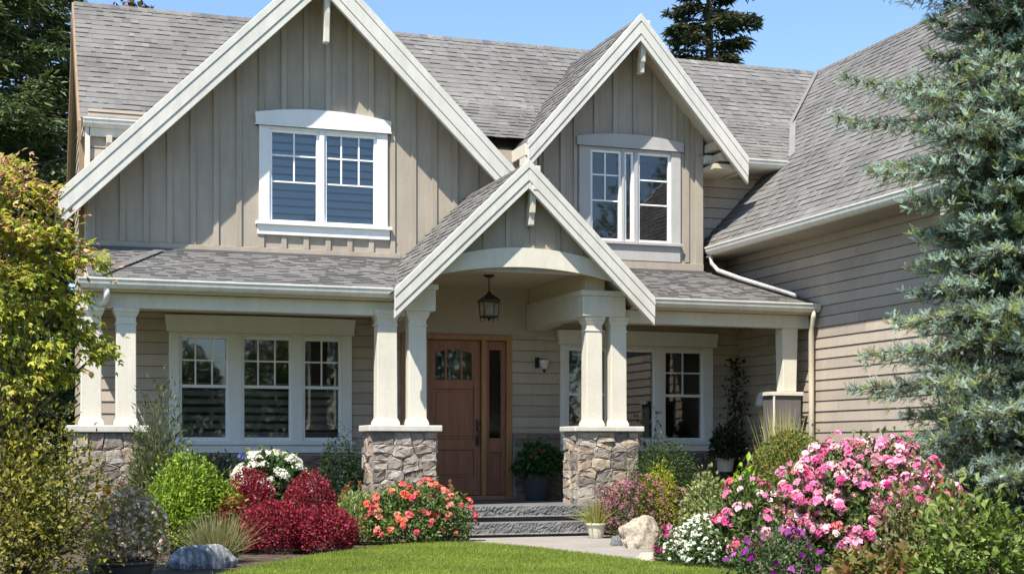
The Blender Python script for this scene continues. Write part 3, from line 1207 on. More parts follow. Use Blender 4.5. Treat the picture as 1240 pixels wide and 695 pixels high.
def window(label, op, outer, sashes, mulls, head, sill, trim, blind=None, sash_mat=None):
    u0, u1, v0, v1 = op
    o0, o1 = outer
    R = lambda a, b, c, d: [(a, c), (b, c), (b, d), (a, d)]
    mb = MB()
    for a, b in [(o0, u0)] + mulls[1] + [(u1, o1)]:
        mb.prism(FRONT, R(a, b, v0 - .02, v1 + .05), -.11, .045)
    mb.prism(FRONT, R(u0, u1, v1, v1 + .05), -.11, .040)
    mb.prism(FRONT, R(u0, u1, v0 - .04, v0), -.11, .040)
    w = mb.build('window', trim, house, bevel=.004, label=label)
    hu0, hu1, hv0, hv1, hm, tap = head
    mb = MB()
    top = [(hu0 - tap + (hu1 - hu0 + 2 * tap) * t / 16, hv1 + (hm - hv1) * (1 - (2 * t / 16 - 1) ** 2)) for t in range(17)]
    mb.prism(FRONT, [(hu0, hv0), (hu1, hv0)] + top[::-1], .0, .075)
    mb.prism(FRONT, [(hu0 - .012, hv0 - .0), (hu1 + .012, hv0 - .0), (hu1 + .012, hv0 + .022), (hu0 - .012, hv0 + .022)], .0, .085)
    mb.build('head_casing', trim, w)
    mb = MB()
    su0, su1, sv0, sv1 = sill
    mb.prism(FRONT, R(su0, su1, sv1 - .045, sv1), -.02, .10)
    mb.prism(FRONT, R(su0 + .03, su1 - .03, sv0, sv1 - .045), .0, .055)
    mb.build('window_sill', trim, w, bevel=.004)
    fr, gls, mun = MB(), MB(), MB()
    bl = MB()
    for a, b, c, d, verts, horiz, split_v, meet in sashes:
        e = .042
        for r in (R(a, a + e, c, d), R(b - e, b, c, d), R(a + e, b - e, c, c + e * 1.25), R(a + e, b - e, d - e, d)):
            fr.prism(FRONT, r, -.055, .012)
        if meet:
            fr.prism(FRONT, R(a + e, b - e, meet - .022, meet + .022), -.055, .008)
        gls.face([FRONT.p(*q, -.03) for q in R(a + e, b - e, c + e, d - e)])
        mw = .011
        for vx in verts:
            mun.prism(FRONT, R(vx - mw, vx + mw, split_v, d - e), -.034, -.012)
        for hz in horiz:
            mun.prism(FRONT, R(a + e, b - e, hz - mw, hz + mw), -.034, -.014)
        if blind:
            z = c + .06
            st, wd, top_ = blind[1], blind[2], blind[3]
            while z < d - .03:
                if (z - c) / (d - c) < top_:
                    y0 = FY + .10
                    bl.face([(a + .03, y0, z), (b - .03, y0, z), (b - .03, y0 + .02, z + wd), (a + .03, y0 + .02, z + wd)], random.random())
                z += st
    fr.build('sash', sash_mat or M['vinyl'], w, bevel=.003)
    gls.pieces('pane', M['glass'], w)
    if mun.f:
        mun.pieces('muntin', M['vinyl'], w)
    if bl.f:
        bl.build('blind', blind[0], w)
    return w


def grid3(a, b, n):
    return [a + (b - a) * k / n for k in range(1, n)]


# main gable window
h = 5.78 - 4.42
window('white upstairs slider window with an arched head board and pleated shades tinted with reflected sky blue', OG, (3.32, 5.22),
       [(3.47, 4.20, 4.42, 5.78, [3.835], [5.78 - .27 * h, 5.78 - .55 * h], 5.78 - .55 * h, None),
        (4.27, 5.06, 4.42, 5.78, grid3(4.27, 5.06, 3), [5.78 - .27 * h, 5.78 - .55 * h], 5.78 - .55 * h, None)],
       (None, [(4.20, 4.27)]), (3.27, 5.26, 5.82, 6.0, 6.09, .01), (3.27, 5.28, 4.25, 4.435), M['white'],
       (M['blind_sky_tint'], .115, .085, 1.0))
h = 5.82 - 4.39
window('dormer window with grey trim and three narrow panes', OP, (8.27, 10.0),
       [(8.46, 8.99, 4.39, 5.82, [8.725], [5.82 - .27 * h, 5.82 - .55 * h], 5.82 - .55 * h, None),
        (9.03, 9.20, 4.39, 5.82, [], [], 0, None),
        (9.26, 9.84, 4.39, 5.82, [], [5.82 - .30 * h, 5.82 - .57 * h], 0, None)],
       (None, [(8.99, 9.03), (9.20, 9.26)]), (8.23, 10.03, 5.86, 6.0, 6.08, .01), (8.25, 10.02, 4.11, 4.40), M['greytrim'], None)
window('wide ground floor triple sash window left of the front door', OW, (2.05, 4.68),
       [(2.19, 2.89, 1.27, 2.77, grid3(2.19, 2.89, 3), [2.42], 2.05, 2.05),
        (3.07, 3.80, 1.27, 2.77, grid3(3.07, 3.80, 3), [2.42], 2.05, 2.05),
        (3.95, 4.53, 1.27, 2.77, grid3(3.95, 4.53, 2), [2.42], 2.05, 2.05)],
       (None, [(2.89, 3.07), (3.80, 3.95)]), (2.02, 4.70, 2.815, 3.05, 3.06, .03), (2.0, 4.72, 1.10, 1.26), M['white'],
       (M['blind'], .118, .07, .52))
window('ground floor triple window behind the right porch columns', OR, (7.96, 10.57),
       [(8.07, 8.75, 1.28, 2.72, [], [], 2.0, 2.0),
        (8.90, 9.57, 1.28, 2.72, [], [], 2.0, None),
        (9.71, 10.41, 1.28, 2.72, [10.06], [2.36], 2.0, 2.0)],
       (None, [(8.75, 8.90), (9.57, 9.71)]), (7.94, 10.62, 2.77, 2.99, 3.0, .03), (7.92, 10.64, 1.12, 1.27), M['white'], None)

# ------------------------------------------------------------------ front door set
D_ = Fr((0, FY, 0), (1, 0, 0), (0, 0, 1))
R4 = lambda a, b, c, d: [(a, c), (b, c), (b, d), (a, d)]
mb = MB()
for r in (R4(5.43, 5.49, .45, 2.88), R4(5.79, 5.84, .45, 2.80), R4(6.685, 6.755, .45, 2.80), R4(7.085, 7.17, .45, 2.88), R4(5.49, 7.085, 2.80, 2.88)):
    mb.prism(D_, r, -.12, .05)
mb.prism(D_, R4(5.40, 7.20, .385, .45), -.12, .14)
df = mb.build('door_frame', M['framewood'], house, bevel=.006)


def panel_leaf(name, a, b, c, d, stile, rails, lites, parent, label=None):
    """stile-and-rail leaf: rails = list of (v0, v1) solid bands; panels between them are sunk; lites = rect of glass"""
    mb = MB()
    mb.prism(D_, R4(a, a + stile, c, d), -.09, -.02)
    mb.prism(D_, R4(b - stile, b, c, d), -.09, -.02)
    for v0, v1 in rails:
        mb.prism(D_, R4(a + stile, b - stile, v0, v1), -.09, -.021)
    pr = sorted(rails)
    for (p0, p1), (q0, q1) in zip(pr, pr[1:]):
        if lites and abs(p1 - lites[0]) < .02:
            continue
        mb.prism(D_, R4(a + stile, b - stile, p1, q0), -.08, -.05)
        i = .045
        if b - a > .5:
            mb.prism(D_, R4(a + stile + i, b - stile - i, p1 + i, q0 - i), -.055, -.036)
    return mb.build(name, M['doorwood'], parent, bevel=.007, label=label)


leaf = panel_leaf('front_door', 5.845, 6.68, .455, 2.795, .10, [(.455, .72), (1.14, 1.30), (2.06, 2.20), (2.66, 2.795)], (2.20, 2.66), house,
                  'red brown panelled wooden front door')
mb = MB()
for a, b in ((5.945, 5.975), (6.125, 6.155), (6.37, 6.40), (6.55, 6.58)):
    mb.prism(D_, R4(a, b, 2.20, 2.66), -.085, -.03)
for k in range(12):        # arched top of the three lights
    t0, t1 = k / 12, (k + 1) / 12
    x0, x1 = 5.975 + .575 * t0, 5.975 + .575 * t1
    y0, y1 = 2.60 + .055 * (1 - (2 * t0 - 1) ** 2), 2.60 + .055 * (1 - (2 * t1 - 1) ** 2)
    mb.prism(D_, [(x0, y0), (x1, y1), (x1, 2.665), (x0, 2.665)], -.08, -.028)
mb.build('light_bar', M['doorwood'], leaf)
mb = MB()
mb.face([D_.p(*q, -.055) for q in R4(5.945, 6.58, 2.20, 2.66)])
mb.build('door_glass', M['glass'], leaf)
mb = MB()
mb.box(6.605, 6.655, FY + .02 - .012, FY + .02, 1.20, 1.36)
mb.tube([(6.63, FY + .01, 1.24), (6.63, FY - .05, 1.245), (6.63, FY - .06, 1.30), (6.63, FY - .05, 1.42), (6.63, FY + .0, 1.46)], .014, 8)
mb.box(6.61, 6.65, FY + .004, FY + .02, 1.44, 1.60)
mb.tube([(6.63, FY + .01, 1.545), (6.63, FY - .03, 1.545)], .032, 14)
mb.build('handle', M['bronze'], leaf, bevel=.003)
for a, b in ((5.49, 5.79), (6.755, 7.085)):
    s_ = panel_leaf('sidelight', a, b, .455, 2.795, .07, [(.455, .62), (1.10, 1.32), (2.66, 2.795)], (1.32, 2.66), house)
    mb = MB()
    mb.prism(D_, R4(a + .11, b - .11, .68, 1.04), -.055, -.04)
    mb.build('raised_panel', M['doorwood'], s_, bevel=.006)
    mb = MB()
    mb.face([D_.p(*q, -.055) for q in R4(a + .07, b - .07, 1.32, 2.66)])
    mb.build('sidelight_glass', M['glass'], s_)

# ------------------------------------------------------------------ downspouts
mb = MB()
mb.tube([(10.93, 18.56, 3.15), (10.93, 18.57, 3.06), (10.95, 18.66, 2.92), (10.95, 18.66, 2.0), (10.95, 18.66, .06)], .04, 12)
mb.build('downspout', M['soffit'], house, smooth=True)
mb = MB()
mb.tube([(10.46, 20.94, 4.25), (10.47, 20.90, 4.10), (10.52, 20.78, 3.975), (10.62, 20.2, 3.785), (10.80, 19.0, 3.445), (10.82, 18.86, 3.40)], .036, 12)
mb.build('downspout', M['zinc'], house, smooth=True)
mb = MB()
mb.tube([(1.06, 18.58, 3.14), (1.06, 18.60, 3.03), (1.05, 18.70, 2.98), (1.0, 18.76, 2.95)], .04, 10)
mb.build('downspout', M['gutter'], house, smooth=True)

# ------------------------------------------------------------------ lamps
lx, ly = 6.33, 19.6
lan = thing('hanging_lantern', 'black iron lantern with glass panes hanging over the front door', 'lantern', (lx, ly, 3.0))
mb = MB()
mb.lathe(lx, ly, [(0, 3.565), (.035, 3.57), (.075, 3.59), (.08, 3.61), (0, 3.612)], 20)
mb.build('canopy', M['iron'], lan, smooth=True)
mb = MB()
mb.tube([(lx, ly, 3.58), (lx, ly, 3.36)], .008, 8)
mb.build('rod', M['iron'], lan)
mb = MB()
mb.frustum(lx, ly, 3.255, 3.345, .128, .128, .03, .03)
mb.frustum(lx, ly, 3.345, 3.375, .03, .03, .014, .014)
mb.frustum(lx, ly, 3.235, 3.257, .13, .13, .13, .13)
mb.frustum(lx, ly, 3.005, 3.03, .10, .10, .108, .108)
for sx in (-1, 1):
    for sy in (-1, 1):
        mb.tube([(lx + sx * .10, ly + sy * .10, 3.02), (lx + sx * .115, ly + sy * .115, 3.24)], .008, 6)
        mb.tube([(lx + sx * .095, ly + sy * .095, 3.01), (lx + sx * .10, ly + sy * .10, 2.975), (lx + sx * .085, ly + sy * .085, 2.96)], .007, 6)
mb.tube([(lx, ly, 3.01), (lx, ly, 2.965)], .018, 8)
mb.build('cage', M['iron'], lan)
mb = MB()
for (ax, ay, bx, by) in ((-1, -1, 1, -1), (1, -1, 1, 1), (1, 1, -1, 1), (-1, 1, -1, -1)):
    mb.face([(lx + ax * .10, ly + ay * .10, 3.03), (lx + bx * .10, ly + by * .10, 3.03), (lx + bx * .112, ly + by * .112, 3.235), (lx + ax * .112, ly + ay * .112, 3.235)])
mb.build('lantern_glass', M['lampglass'], lan)
mb = MB()
for dx, dy in ((0, .03), (-.035, -.02), (.035, -.02)):
    mb.tube([(lx + dx, ly + dy, 3.03), (lx + dx, ly + dy, 3.13)], .012, 8)
    mb.tube([(lx + dx, ly + dy, 3.13), (lx + dx, ly + dy, 3.15), (lx + dx, ly + dy, 3.18)], [.008, .013, .002], 8)
mb.build('candle', M['ceramic'], lan, smooth=True)

sc_ = thing('wall_sconce', 'small black sconce with frosted shade on siding right of the front door', 'wall lamp', (7.62, FY, 2.45))
mb = MB()
mb.box(7.55, 7.61, FY - .04, FY - .012, 2.40, 2.56)
mb.tube([(7.58, FY - .03, 2.50), (7.62, FY - .10, 2.53), (7.66, FY - .13, 2.50)], .014, 8)
mb.lathe(7.66, FY - .13, [(0, 2.53), (.06, 2.525), (.065, 2.515), (.02, 2.51)], 16)
mb.tube([(7.66, FY - .13, 2.38), (7.66, FY - .13, 2.33)], [.03, .015], 10)
mb.build('bracket', M['iron'], sc_)
mb = MB()
mb.lathe(7.66, FY - .13, [(.075, 2.515), (.07, 2.47), (.05, 2.39), (.03, 2.375), (0, 2.375)], 18)
mb.build('lamp_shade', M['whitepot'], sc_, smooth=True)

sc2 = thing('wall_sconce', 'small pale lamp on the shaded wing wall above the ornamental grass', 'wall lamp', (WX, 20.1, 1.9))
mb = MB()
mb.box(WX - .04, WX - .013, 20.04, 20.16, 1.90, 2.10)
mb.tube([(WX - .03, 20.1, 2.05), (WX - .12, 20.1, 2.08), (WX - .15, 20.1, 2.02)], .012, 8)
mb.build('bracket', M['soffit'], sc2)
mb = MB()
mb.lathe(WX - .15, 20.1, [(.02, 2.03), (.05, 1.98), (.085, 1.84), (.075, 1.82), (0, 1.80)], 18)
mb.build('lamp_shade', M['whitepot'], sc2, smooth=True)


# ------------------------------------------------------------------ foliage helpers (numpy)
def np_mesh(name, V, Fs, mat, parent=None, col=None, smooth=False):
    """V (n,3) world verts, Fs list of (m,k) index arrays, col (n,3) colours"""
    me = bpy.data.meshes.new(name)
    V = np.asarray(V, dtype=np.float32)
    me.vertices.add(len(V))
    me.vertices.foreach_set('co', V.ravel())
    idx = np.concatenate([f.ravel() for f in Fs]).astype(np.int32)
    tot = np.concatenate([np.full(len(f), f.shape[1]) for f in Fs]).astype(np.int32)
    st = np.concatenate([[0], np.cumsum(tot)[:-1]]).astype(np.int32)
    me.loops.add(len(idx))
    me.loops.foreach_set('vertex_index', idx)
    me.polygons.add(len(tot))
    me.polygons.foreach_set('loop_start', st)
    me.polygons.foreach_set('loop_total', tot)
    me.update(calc_edges=True)
    if col is not None:
        a = me.attributes.new('Col', 'FLOAT_COLOR', 'POINT')
        c4 = np.ones((len(V), 4), dtype=np.float32)
        c4[:, :3] = col
        a.data.foreach_set('color', c4.ravel())
    me.validate()
    return link(name, me, mat, parent, smooth=smooth)


def nrm(a):
    return a / (np.linalg.norm(a, axis=-1, keepdims=True) + 1e-9)


def rv(n):
    return nrm(rng.normal(size=(n, 3)))


def pal(n, colors, jit=.15, weights=None):
    c = np.array(colors, dtype=float)
    w = None if weights is None else np.array(weights) / sum(weights)
    k = rng.choice(len(c), n, p=w)
    k2 = rng.choice(len(c), n, p=w)
    t = rng.random((n, 1)) * .5
    out = c[k] * (1 - t) + c[k2] * t
    return np.clip(out * (1 + rng.normal(size=(n, 1)) * jit), .004, .95)


def leaves(P, D, N, L, Wd, col, fold=.25, tipcol=None):
    """folded four-point leaves"""
    n = len(P)
    D = nrm(D)
    S = nrm(np.cross(D, N))
    N = np.cross(S, D)
    L = np.broadcast_to(np.asarray(L, float).reshape(-1, 1), (n, 1))
    Wd = np.broadcast_to(np.asarray(Wd, float).reshape(-1, 1), (n, 1))
    mid = P + D * L * .48
    V = np.stack([P, mid + S * Wd * .5 + N * Wd * fold, P + D * L - N * L * .10, mid - S * Wd * .5 + N * Wd * fold], 1).reshape(-1, 3)
    i = np.arange(n)[:, None] * 4
    F = np.concatenate([i + np.array([[0, 2, 1]]), i + np.array([[0, 3, 2]])])
    C = np.repeat(col, 4, axis=0)
    if tipcol is not None:
        C[2::4] = tipcol
    return V, F, C


def merge(parts):
    Vs, Fs, Cs, o = [], [], [], 0
    for V, F, C in parts:
        Vs.append(V)
        Fs.append(F + o)
        Cs.append(C)
        o += len(V)
    return np.concatenate(Vs), np.concatenate(Fs), np.concatenate(Cs)


def lumps(d, k=5, seed=0):
    r = np.random.default_rng(seed)
    out = np.zeros(len(d))
    for f in (3, 6, 11):
        a = nrm(r.normal(size=(k, 3))) * f
        ph = r.random(k) * 6.28
        out += (np.cos(d @ a.T + ph).sum(1) / k) * (1.6 / f)
    return out


def lobes_of(seed, k, R, Ry, H):
    if k <= 1:
        return np.array([[0, 0, R, Ry, H]])
    r = np.random.default_rng(seed + 1000)
    R, Ry = R * 1.10, Ry * 1.10
    out = [[0, 0, R * .72, Ry * .72, H]]
    a0 = r.random() * 6.28
    for i in range(k - 1):
        a = a0 + i * 2 * math.pi / (k - 1) + r.normal() * .25
        q = r.uniform(.40, .58)
        f = r.uniform(.40, .56)
        out.append([math.cos(a) * R * q, math.sin(a) * Ry * q, R * f, Ry * f, H * r.uniform(.50, .90)])
    return np.array(out)


def lobe_pts(n, R, Ry, H, lump, shell, seed, k, zlow=-.62, front=None, sprig=.11):
    LB = lobes_of(seed, k, R, Ry, H)
    w = LB[:, 2] * LB[:, 4]
    d = rv(n * 4)
    d = d[d[:, 2] > zlow]
    if front is not None:
        d = d[d[:, 1] < front]
    which = rng.choice(len(LB), len(d), p=w / w.sum())
    lb = LB[which]
    lm = 1 + lump * lumps(d + which[:, None] * .7, 6, seed) * 1.8
    r = lm * (1 - shell * rng.random(len(d)) ** 1.7)
    r = np.where(rng.random(len(d)) < sprig * (shell > 0), lm * rng.uniform(1.0, 1.22, len(d)), r)
    P = d * r[:, None] * np.stack([lb[:, 2], lb[:, 3], lb[:, 4] * .60], 1)
    P[:, 0] += lb[:, 0]
    P[:, 1] += lb[:, 1]
    P[:, 2] += lb[:, 4] * .40
    keep = np.ones(len(P), bool)
    for j, o in enumerate(LB):
        q = (P - np.array([o[0], o[1], o[4] * .4])) / np.array([o[2], o[3], o[4] * .6])
        keep &= ~((np.linalg.norm(q, axis=1) < .62) & (which != j))
    return P[keep][:n], d[keep][:n], lm[keep][:n]


def stems(name, parent, base, tips, r0, mat, sway=.1, seg=5):
    mb = MB()
    for t in tips:
        b = Vector(base) + Vector((random.uniform(-.05, .05), random.uniform(-.05, .05), 0))
        t = Vector(t)
        m1 = b.lerp(t, .4) + Vector((random.uniform(-sway, sway), random.uniform(-sway, sway), (t - b).length * .10))
        m2 = b.lerp(t, .75) + Vector((random.uniform(-sway, sway), random.uniform(-sway, sway), (t - b).length * .06))
        mb.tube([b, m1, m2, t], [r0, r0 * .75, r0 * .5, r0 * .2], seg, cap=False)
    return mb.build(name, mat, parent)


def shrub(name, label, x, y, R, H, n, L, Wd, colors, weights=None, Ry=None, lump=.16, shell=.55, up=.35, out=.6, z0=0, group=None, cat='shrub', mat='leaf',
          jit=.18, seed=None, nst=9, fold=.25, rnd=.75, lobes=5, sprig=.11):
    seed = seed or random.randint(1, 9999)
    root = thing(name, label, cat, (x, y, z0), group)
    P, d, lm = lobe_pts(n, R, Ry or R, H, lump, shell, seed, lobes, sprig=sprig)
    P = P + np.array([x, y, z0])
    keep = P[:, 2] > z0 + .015
    P, d = P[keep], d[keep]
    n = len(P)
    D = nrm(d * out + rv(n) * rnd + np.array([0, 0, up]))
    N = nrm(d * .5 + rv(n) * .7 + np.array([-.1, -.1, .7]))
    LL = L * rng.uniform(.65, 1.25, n)
    V, F, C = leaves(P, D, N, LL, LL * (Wd / L) * rng.uniform(.8, 1.2, n), pal(n, colors, jit, weights), fold)
    np_mesh('foliage', V, [F], M[mat], root, C)
    k = rng.choice(n, min(nst, n), replace=False)
    stems('stem', root, (x, y, z0 - .02), [tuple(p * .9 + np.array([x, y, z0]) * .1) for p in P[k]], .011 + .006 * H, M['bark'])
    return root, seed


def surface(n, x, y, R, H, lump, seed, Ry=None, zmin=.1, front=None, z0=0, r=1.0, lobes=5):
    P, d, lm = lobe_pts(n, R * r, (Ry or R) * r, H * r, lump, 0, seed, lobes, -.3, front)
    P = P + np.array([x, y, z0])
    k = P[:, 2] > z0 + zmin
    return P[k], d[k]


def florets(P, nrmv, k, rad, pet, colors, weights=None, petals=5, jit=.1, centre=None, cup=.25, thick=1.0):
    """P, nrmv truss centres and axes; k florets on each truss's dome, five petals to a floret"""
    global NT_
    T = NT_ = len(P)
    cols = pal(T, colors, jit, weights)
    fade = (rng.random((T, 1)) < .10)
    cols = np.where(fade, cols * .55 + np.array([.14, .10, .06]), cols)
    sz = np.repeat(rng.uniform(.55, 1.18, (T, 1)), k, 0)
    A = np.repeat(P, k, 0)
    Nn = np.repeat(nrmv, k, 0)
    loc = nrm(Nn * 1.1 + rv(T * k) * 1.0)
    C0 = A + loc * rad * sz * rng.uniform(.7, 1.15, (T * k, 1))
    cf = np.repeat(cols, k, 0) * rng.uniform(.82, 1.18, (T * k, 1))
    # petals
    B = np.repeat(C0, petals, 0)
    ax = np.repeat(loc, petals, 0)
    t1 = nrm(np.cross(ax, rv(1) + np.array([[.01, .3, .9]])))
    t2 = np.cross(ax, t1)
    ang = np.tile(np.arange(petals) * 2 * math.pi / petals, T * k) + np.repeat(rng.random(T * k) * 6.28, petals)
    dr = t1 * np.cos(ang)[:, None] + t2 * np.sin(ang)[:, None] + ax * cup
    cc = np.clip(np.repeat(cf, petals, 0), 0, .95)
    pl = pet * np.repeat(sz[:, 0] ** .5, petals) * rng.uniform(.8, 1.15, len(B))
    V, F, C = leaves(B, dr, ax, pl, pl * .95 * thick, cc, .10)
    if centre is not None:
        C[0::4] = centre
    return V, F, C


def heads(name, mat, parent, VFC, count):
    """one part for each bloom; past a hundred they are one mass"""
    V, F, C = VFC
    if count > 100:
        o = np_mesh(name, V, [F], mat, parent, C)
        o['kind'] = 'stuff'
        return
    per = len(V) // count
    nf = per // 2
    f1 = leaf_faces(per // 4)
    for k in range(count):
        np_mesh(name, V[k * per:(k + 1) * per], [f1], mat, parent, C[k * per:(k + 1) * per])


def leaf_faces(n):
    i = np.arange(n)[:, None] * 4
    return np.concatenate([i + np.array([[0, 2, 1]]), i + np.array([[0, 3, 2]])])


# ------------------------------------------------------------------ lawn blades
def lawn_blades():
    from itertools import chain
    poly = LAWN

    def inside(x, y):
        c = np.zeros(len(x), bool)
        j = len(poly) - 1
        for i in range(len(poly)):
            xi, yi = poly[i]
            xj, yj = poly[j]
            c ^= ((yi > y) != (yj > y)) & (x < (xj - xi) * (y - yi) / (yj - yi + 1e-12) + xi)
            j = i
        return c
    n = 420000
    x = rng.uniform(.2, 7.0, n)
    y = rng.uniform(9.0, 17.2, n)
    k = inside(x, y)
    k |= inside(x + rng.normal(size=n) * .05, y + rng.normal(size=n) * .05) & (y > 12)
    x, y = x[k], y[k]
    n = len(x)
    P = np.stack([x, y, np.full(n, .008)], 1)
    lean = rng.normal(size=(n, 2)) * .45
    D = nrm(np.stack([lean[:, 0], lean[:, 1], np.ones(n)], 1))
    h_ = (rng.uniform(.018, .046, n) * np.where(rng.random(n) < .04, 1.5, 1))[:, None]
    S = nrm(np.cross(D, rv(n))) * .0035
    V = np.stack([P - S, P + S, P + D * h_], 1).reshape(-1, 3)
    F = np.arange(n * 3).reshape(-1, 3)
    patch = np.array([noise.noise(Vector((a * 1.3, b * 1.3, 0))) for a, b in zip(x[::1], y[::1])])
    C = pal(n, [(.17, .235, .034), (.22, .28, .048), (.28, .33, .07), (.13, .19, .026)], .15) * (1 + .34 * patch[:, None])
    C = np.repeat(C, 3, 0)
    C[2::3] *= 1.2
    o = np_mesh('lawn_grass', V, [F], M['grassblade'], None, np.clip(C, 0, 1))
    tag(o, 'short bright green mown lawn grass', 'grass', kind='stuff')


lawn_blades()


# ------------------------------------------------------------------ rocks and pots
def rock(name, label, cx, cy, z0, rx, ry, rz, mat, seed, rough=.22, flat=0, group=None):
    import bmesh
    bm = bmesh.new()
    bmesh.ops.create_icosphere(bm, subdivisions=5, radius=1)
    for v in bm.verts:
        d = v.co.normalized()
        r = 1 + rough * noise.noise(d * 1.6 + Vector((seed, 0, 0))) + rough * .45 * noise.noise(d * 4 + Vector((seed, 9, 0))) + .05 * noise.noise(d * 9 + Vector((seed, 3, 3))) + .02 * noise.noise(d * 24 + Vector((seed, 3, 3)))
        for kx, ky, kz, kc in ((.7, -.5, .5, .86), (-.6, -.6, .5, .84), (.1, -.95, .2, .88), (0, .2, .97, .9), (.9, .2, .3, .88)):
            dd = d.dot(Vector((kx, ky, kz)).normalized())
            if dd * r > kc:
                r = r + (kc / dd - r) * .75
        v.co = d * r
        v.co.x *= rx
        v.co.y *= ry
        v.co.z *= rz
    me = bpy.data.meshes.new(name)
    bm.to_mesh(me)
    bm.free()
    o = link(name, me, mat)
    o.location = (cx, cy, z0 + rz * .45)
    tag(o, label, 'rock', group or 'rocks edging the beds')
    me.polygons.foreach_set('use_smooth', [True] * len(me.polygons))
    return o


rock('boulder', 'large pale granite boulder at the edge of the walkway', 6.92, 15.62, -.02, .25, .22, .28, M['boulder'], 3.1, .3)
rock('rock', 'tan pebble sized rock between the boulder and the cream pot', 7.02, 16.2, 0, .10, .09, .11, M['boulder'], 8.2, .3)
rock('rock', 'small grey rock squeezed against the left side of the boulder', 6.78, 16.05, 0, .07, .07, .09, M['step'], 5.2, .3)
rock('rock', 'low pale rock beside the magenta petunias', 6.17, 13.75, -.03, .13, .12, .09, M['boulder'], 6.4, .25)
rr = rock('rock', 'banded grey rock lying at the lawn edge under the lavender', 1.74, 14.62, -.03, .41, .17, .175, M['marble'], 2.4, .14)
rr.rotation_euler = (0, 0, .55)


def pot(name, label, cx, cy, z0, r0, r1, h_, mat, rim=.02, seg=28, belly=1.04):
    t = thing(name, label, 'plant pot', (cx, cy, z0), 'plant pots around the entry and beds')
    mb = MB()
    prof = [(0, 0), (r0 * .96, 0), (r0, .012)]
    for k in range(1, 7):
        q = k / 7
        prof.append(((r0 + (r1 - r0) * q) * (1 + (belly - 1) * math.sin(math.pi * q)), h_ * q))
    prof += [(r1, h_ - rim * 1.6), (r1 + rim * .7, h_ - rim * 1.4), (r1 + rim * .8, h_ - .004), (r1 + rim * .3, h_), (r1 - rim, h_ - .004), (r1 - rim * 1.3, h_ - .05)]
    mb.lathe(cx, cy, [(r, z0 + z) for r, z in prof], seg)
    mb.build('pot_body', mat, t, smooth=True)
    mb = MB()
    mb.lathe(cx, cy, [(r1 - rim * 1.2, z0 + h_ - .045), (0, z0 + h_ - .03)], seg)
    mb.build('soil', M['mulch'], t)
    return t


pot('plant_pot', 'tall dark grey planter beside the front door', 7.43, 20.66, .385, .165, .235, .42, M['darkpot'])
pot('plant_pot', 'small cream pot at the foot of the front steps', 7.11, 17.50, .0, .085, .125, .20, M['ceramic'])
pot('plant_pot', 'white pot in the shaded porch corner', 10.50, 20.5, .80, .11, .14, .22, M['whitepot'])
pot('plant_pot', 'dark glazed pot under the dried white flowers at the far left bed', .90, 13.62, -.02, .24, .30, .17, M['darkpot'])


# ------------------------------------------------------------------ planting
def blades(name, label, x, y, z0, n, h0, h1, spread, wd, colors, cat='grass', group=None, droop=.35, baser=.06, root=None, part='foliage', weights=None, mat='grassblade'):
    root = root or thing(name, label, cat, (x, y, z0), group)
    az = rng.random(n) * 6.283
    tilt = np.abs(rng.normal(size=n)) * spread
    d = np.stack([np.cos(az) * tilt, np.sin(az) * tilt, np.ones(n)], 1)
    d = nrm(d)
    hh = rng.uniform(h0, h1, n)[:, None]
    B = np.stack([x + np.cos(az) * baser * rng.random(n), y + np.sin(az) * baser * rng.random(n), np.full(n, z0)], 1)
    S = nrm(np.cross(d, rv(n) + np.array([0, 0, .01]))) * wd * .5
    g = np.array([0, 0, -1.0])
    out = np.stack([np.cos(az), np.sin(az), np.zeros(n)], 1)
    rings = []
    for t in (0, .4, .75, 1.0):
        p = B + d * hh * t + (g * .5 + out * .5) * droop * hh * t * t * (tilt[:, None] * 1.2 + .15)
        w = S * (1 - t) ** .6
        rings += [p - w, p + w]
    V = np.stack(rings, 1).reshape(-1, 3)
    i = np.arange(n)[:, None] * 8
    F = np.concatenate([i + np.array([[a, a + 1, a + 3, a + 2]]) for a in (0, 2, 4)])
    C = np.repeat(pal(n, colors, .15, weights), 8, 0)
    np_mesh(part, V, [F], M[mat], root, C)
    return root


# bright green shrub
shrub('boxwood_shrub', 'bright lime green rounded shrub below the left ground floor window', 1.88, 16.95, .60, 1.06, 10000, .050, .026,
      [(.16, .26, .02), (.24, .34, .03), (.10, .19, .015), (.30, .38, .05)], seed=21, lump=.2, Ry=.5, lobes=4, sprig=.07)
# red barberry mounds
BC = [(.24, .014, .034), (.32, .022, .055), (.12, .01, .02), (.42, .05, .085), (.10, .02, .016)]
for lab, x, y, R, H, n, sd in [
    ('crimson barberry mound below the white hydrangea, taller than the others', 2.64, 17.25, .29, .93, 4600, 31),
    ('crimson barberry mound nearest the pale green perennials, behind the low one', 3.26, 16.95, .33, .86, 4800, 32),
    ('crimson barberry mound next to the lavender clump', 2.74, 16.45, .38, .56, 5200, 33),
    ('low crimson barberry mound at the lawn edge nearest the coral roses', 3.32, 16.42, .40, .50, 5600, 34),
    ('small crimson barberry mound peeking out behind the lavender clump', 2.28, 16.8, .24, .62, 2400, 35)]:
    shrub('barberry_shrub', lab, x, y, R, H, n, .036, .022, BC, seed=sd, lump=.15, lobes=1, sprig=.03, shell=.4, group='crimson barberry mounds')
# lavender clump
lav = blades('lavender_clump', 'grey green lavender clump leaning over the banded rock', 1.98, 15.35, 0, 900, .22, .60, .45, .010,
             [(.22, .23, .10), (.30, .29, .16), (.36, .33, .17), (.16, .18, .08)], cat='plant', baser=.2)
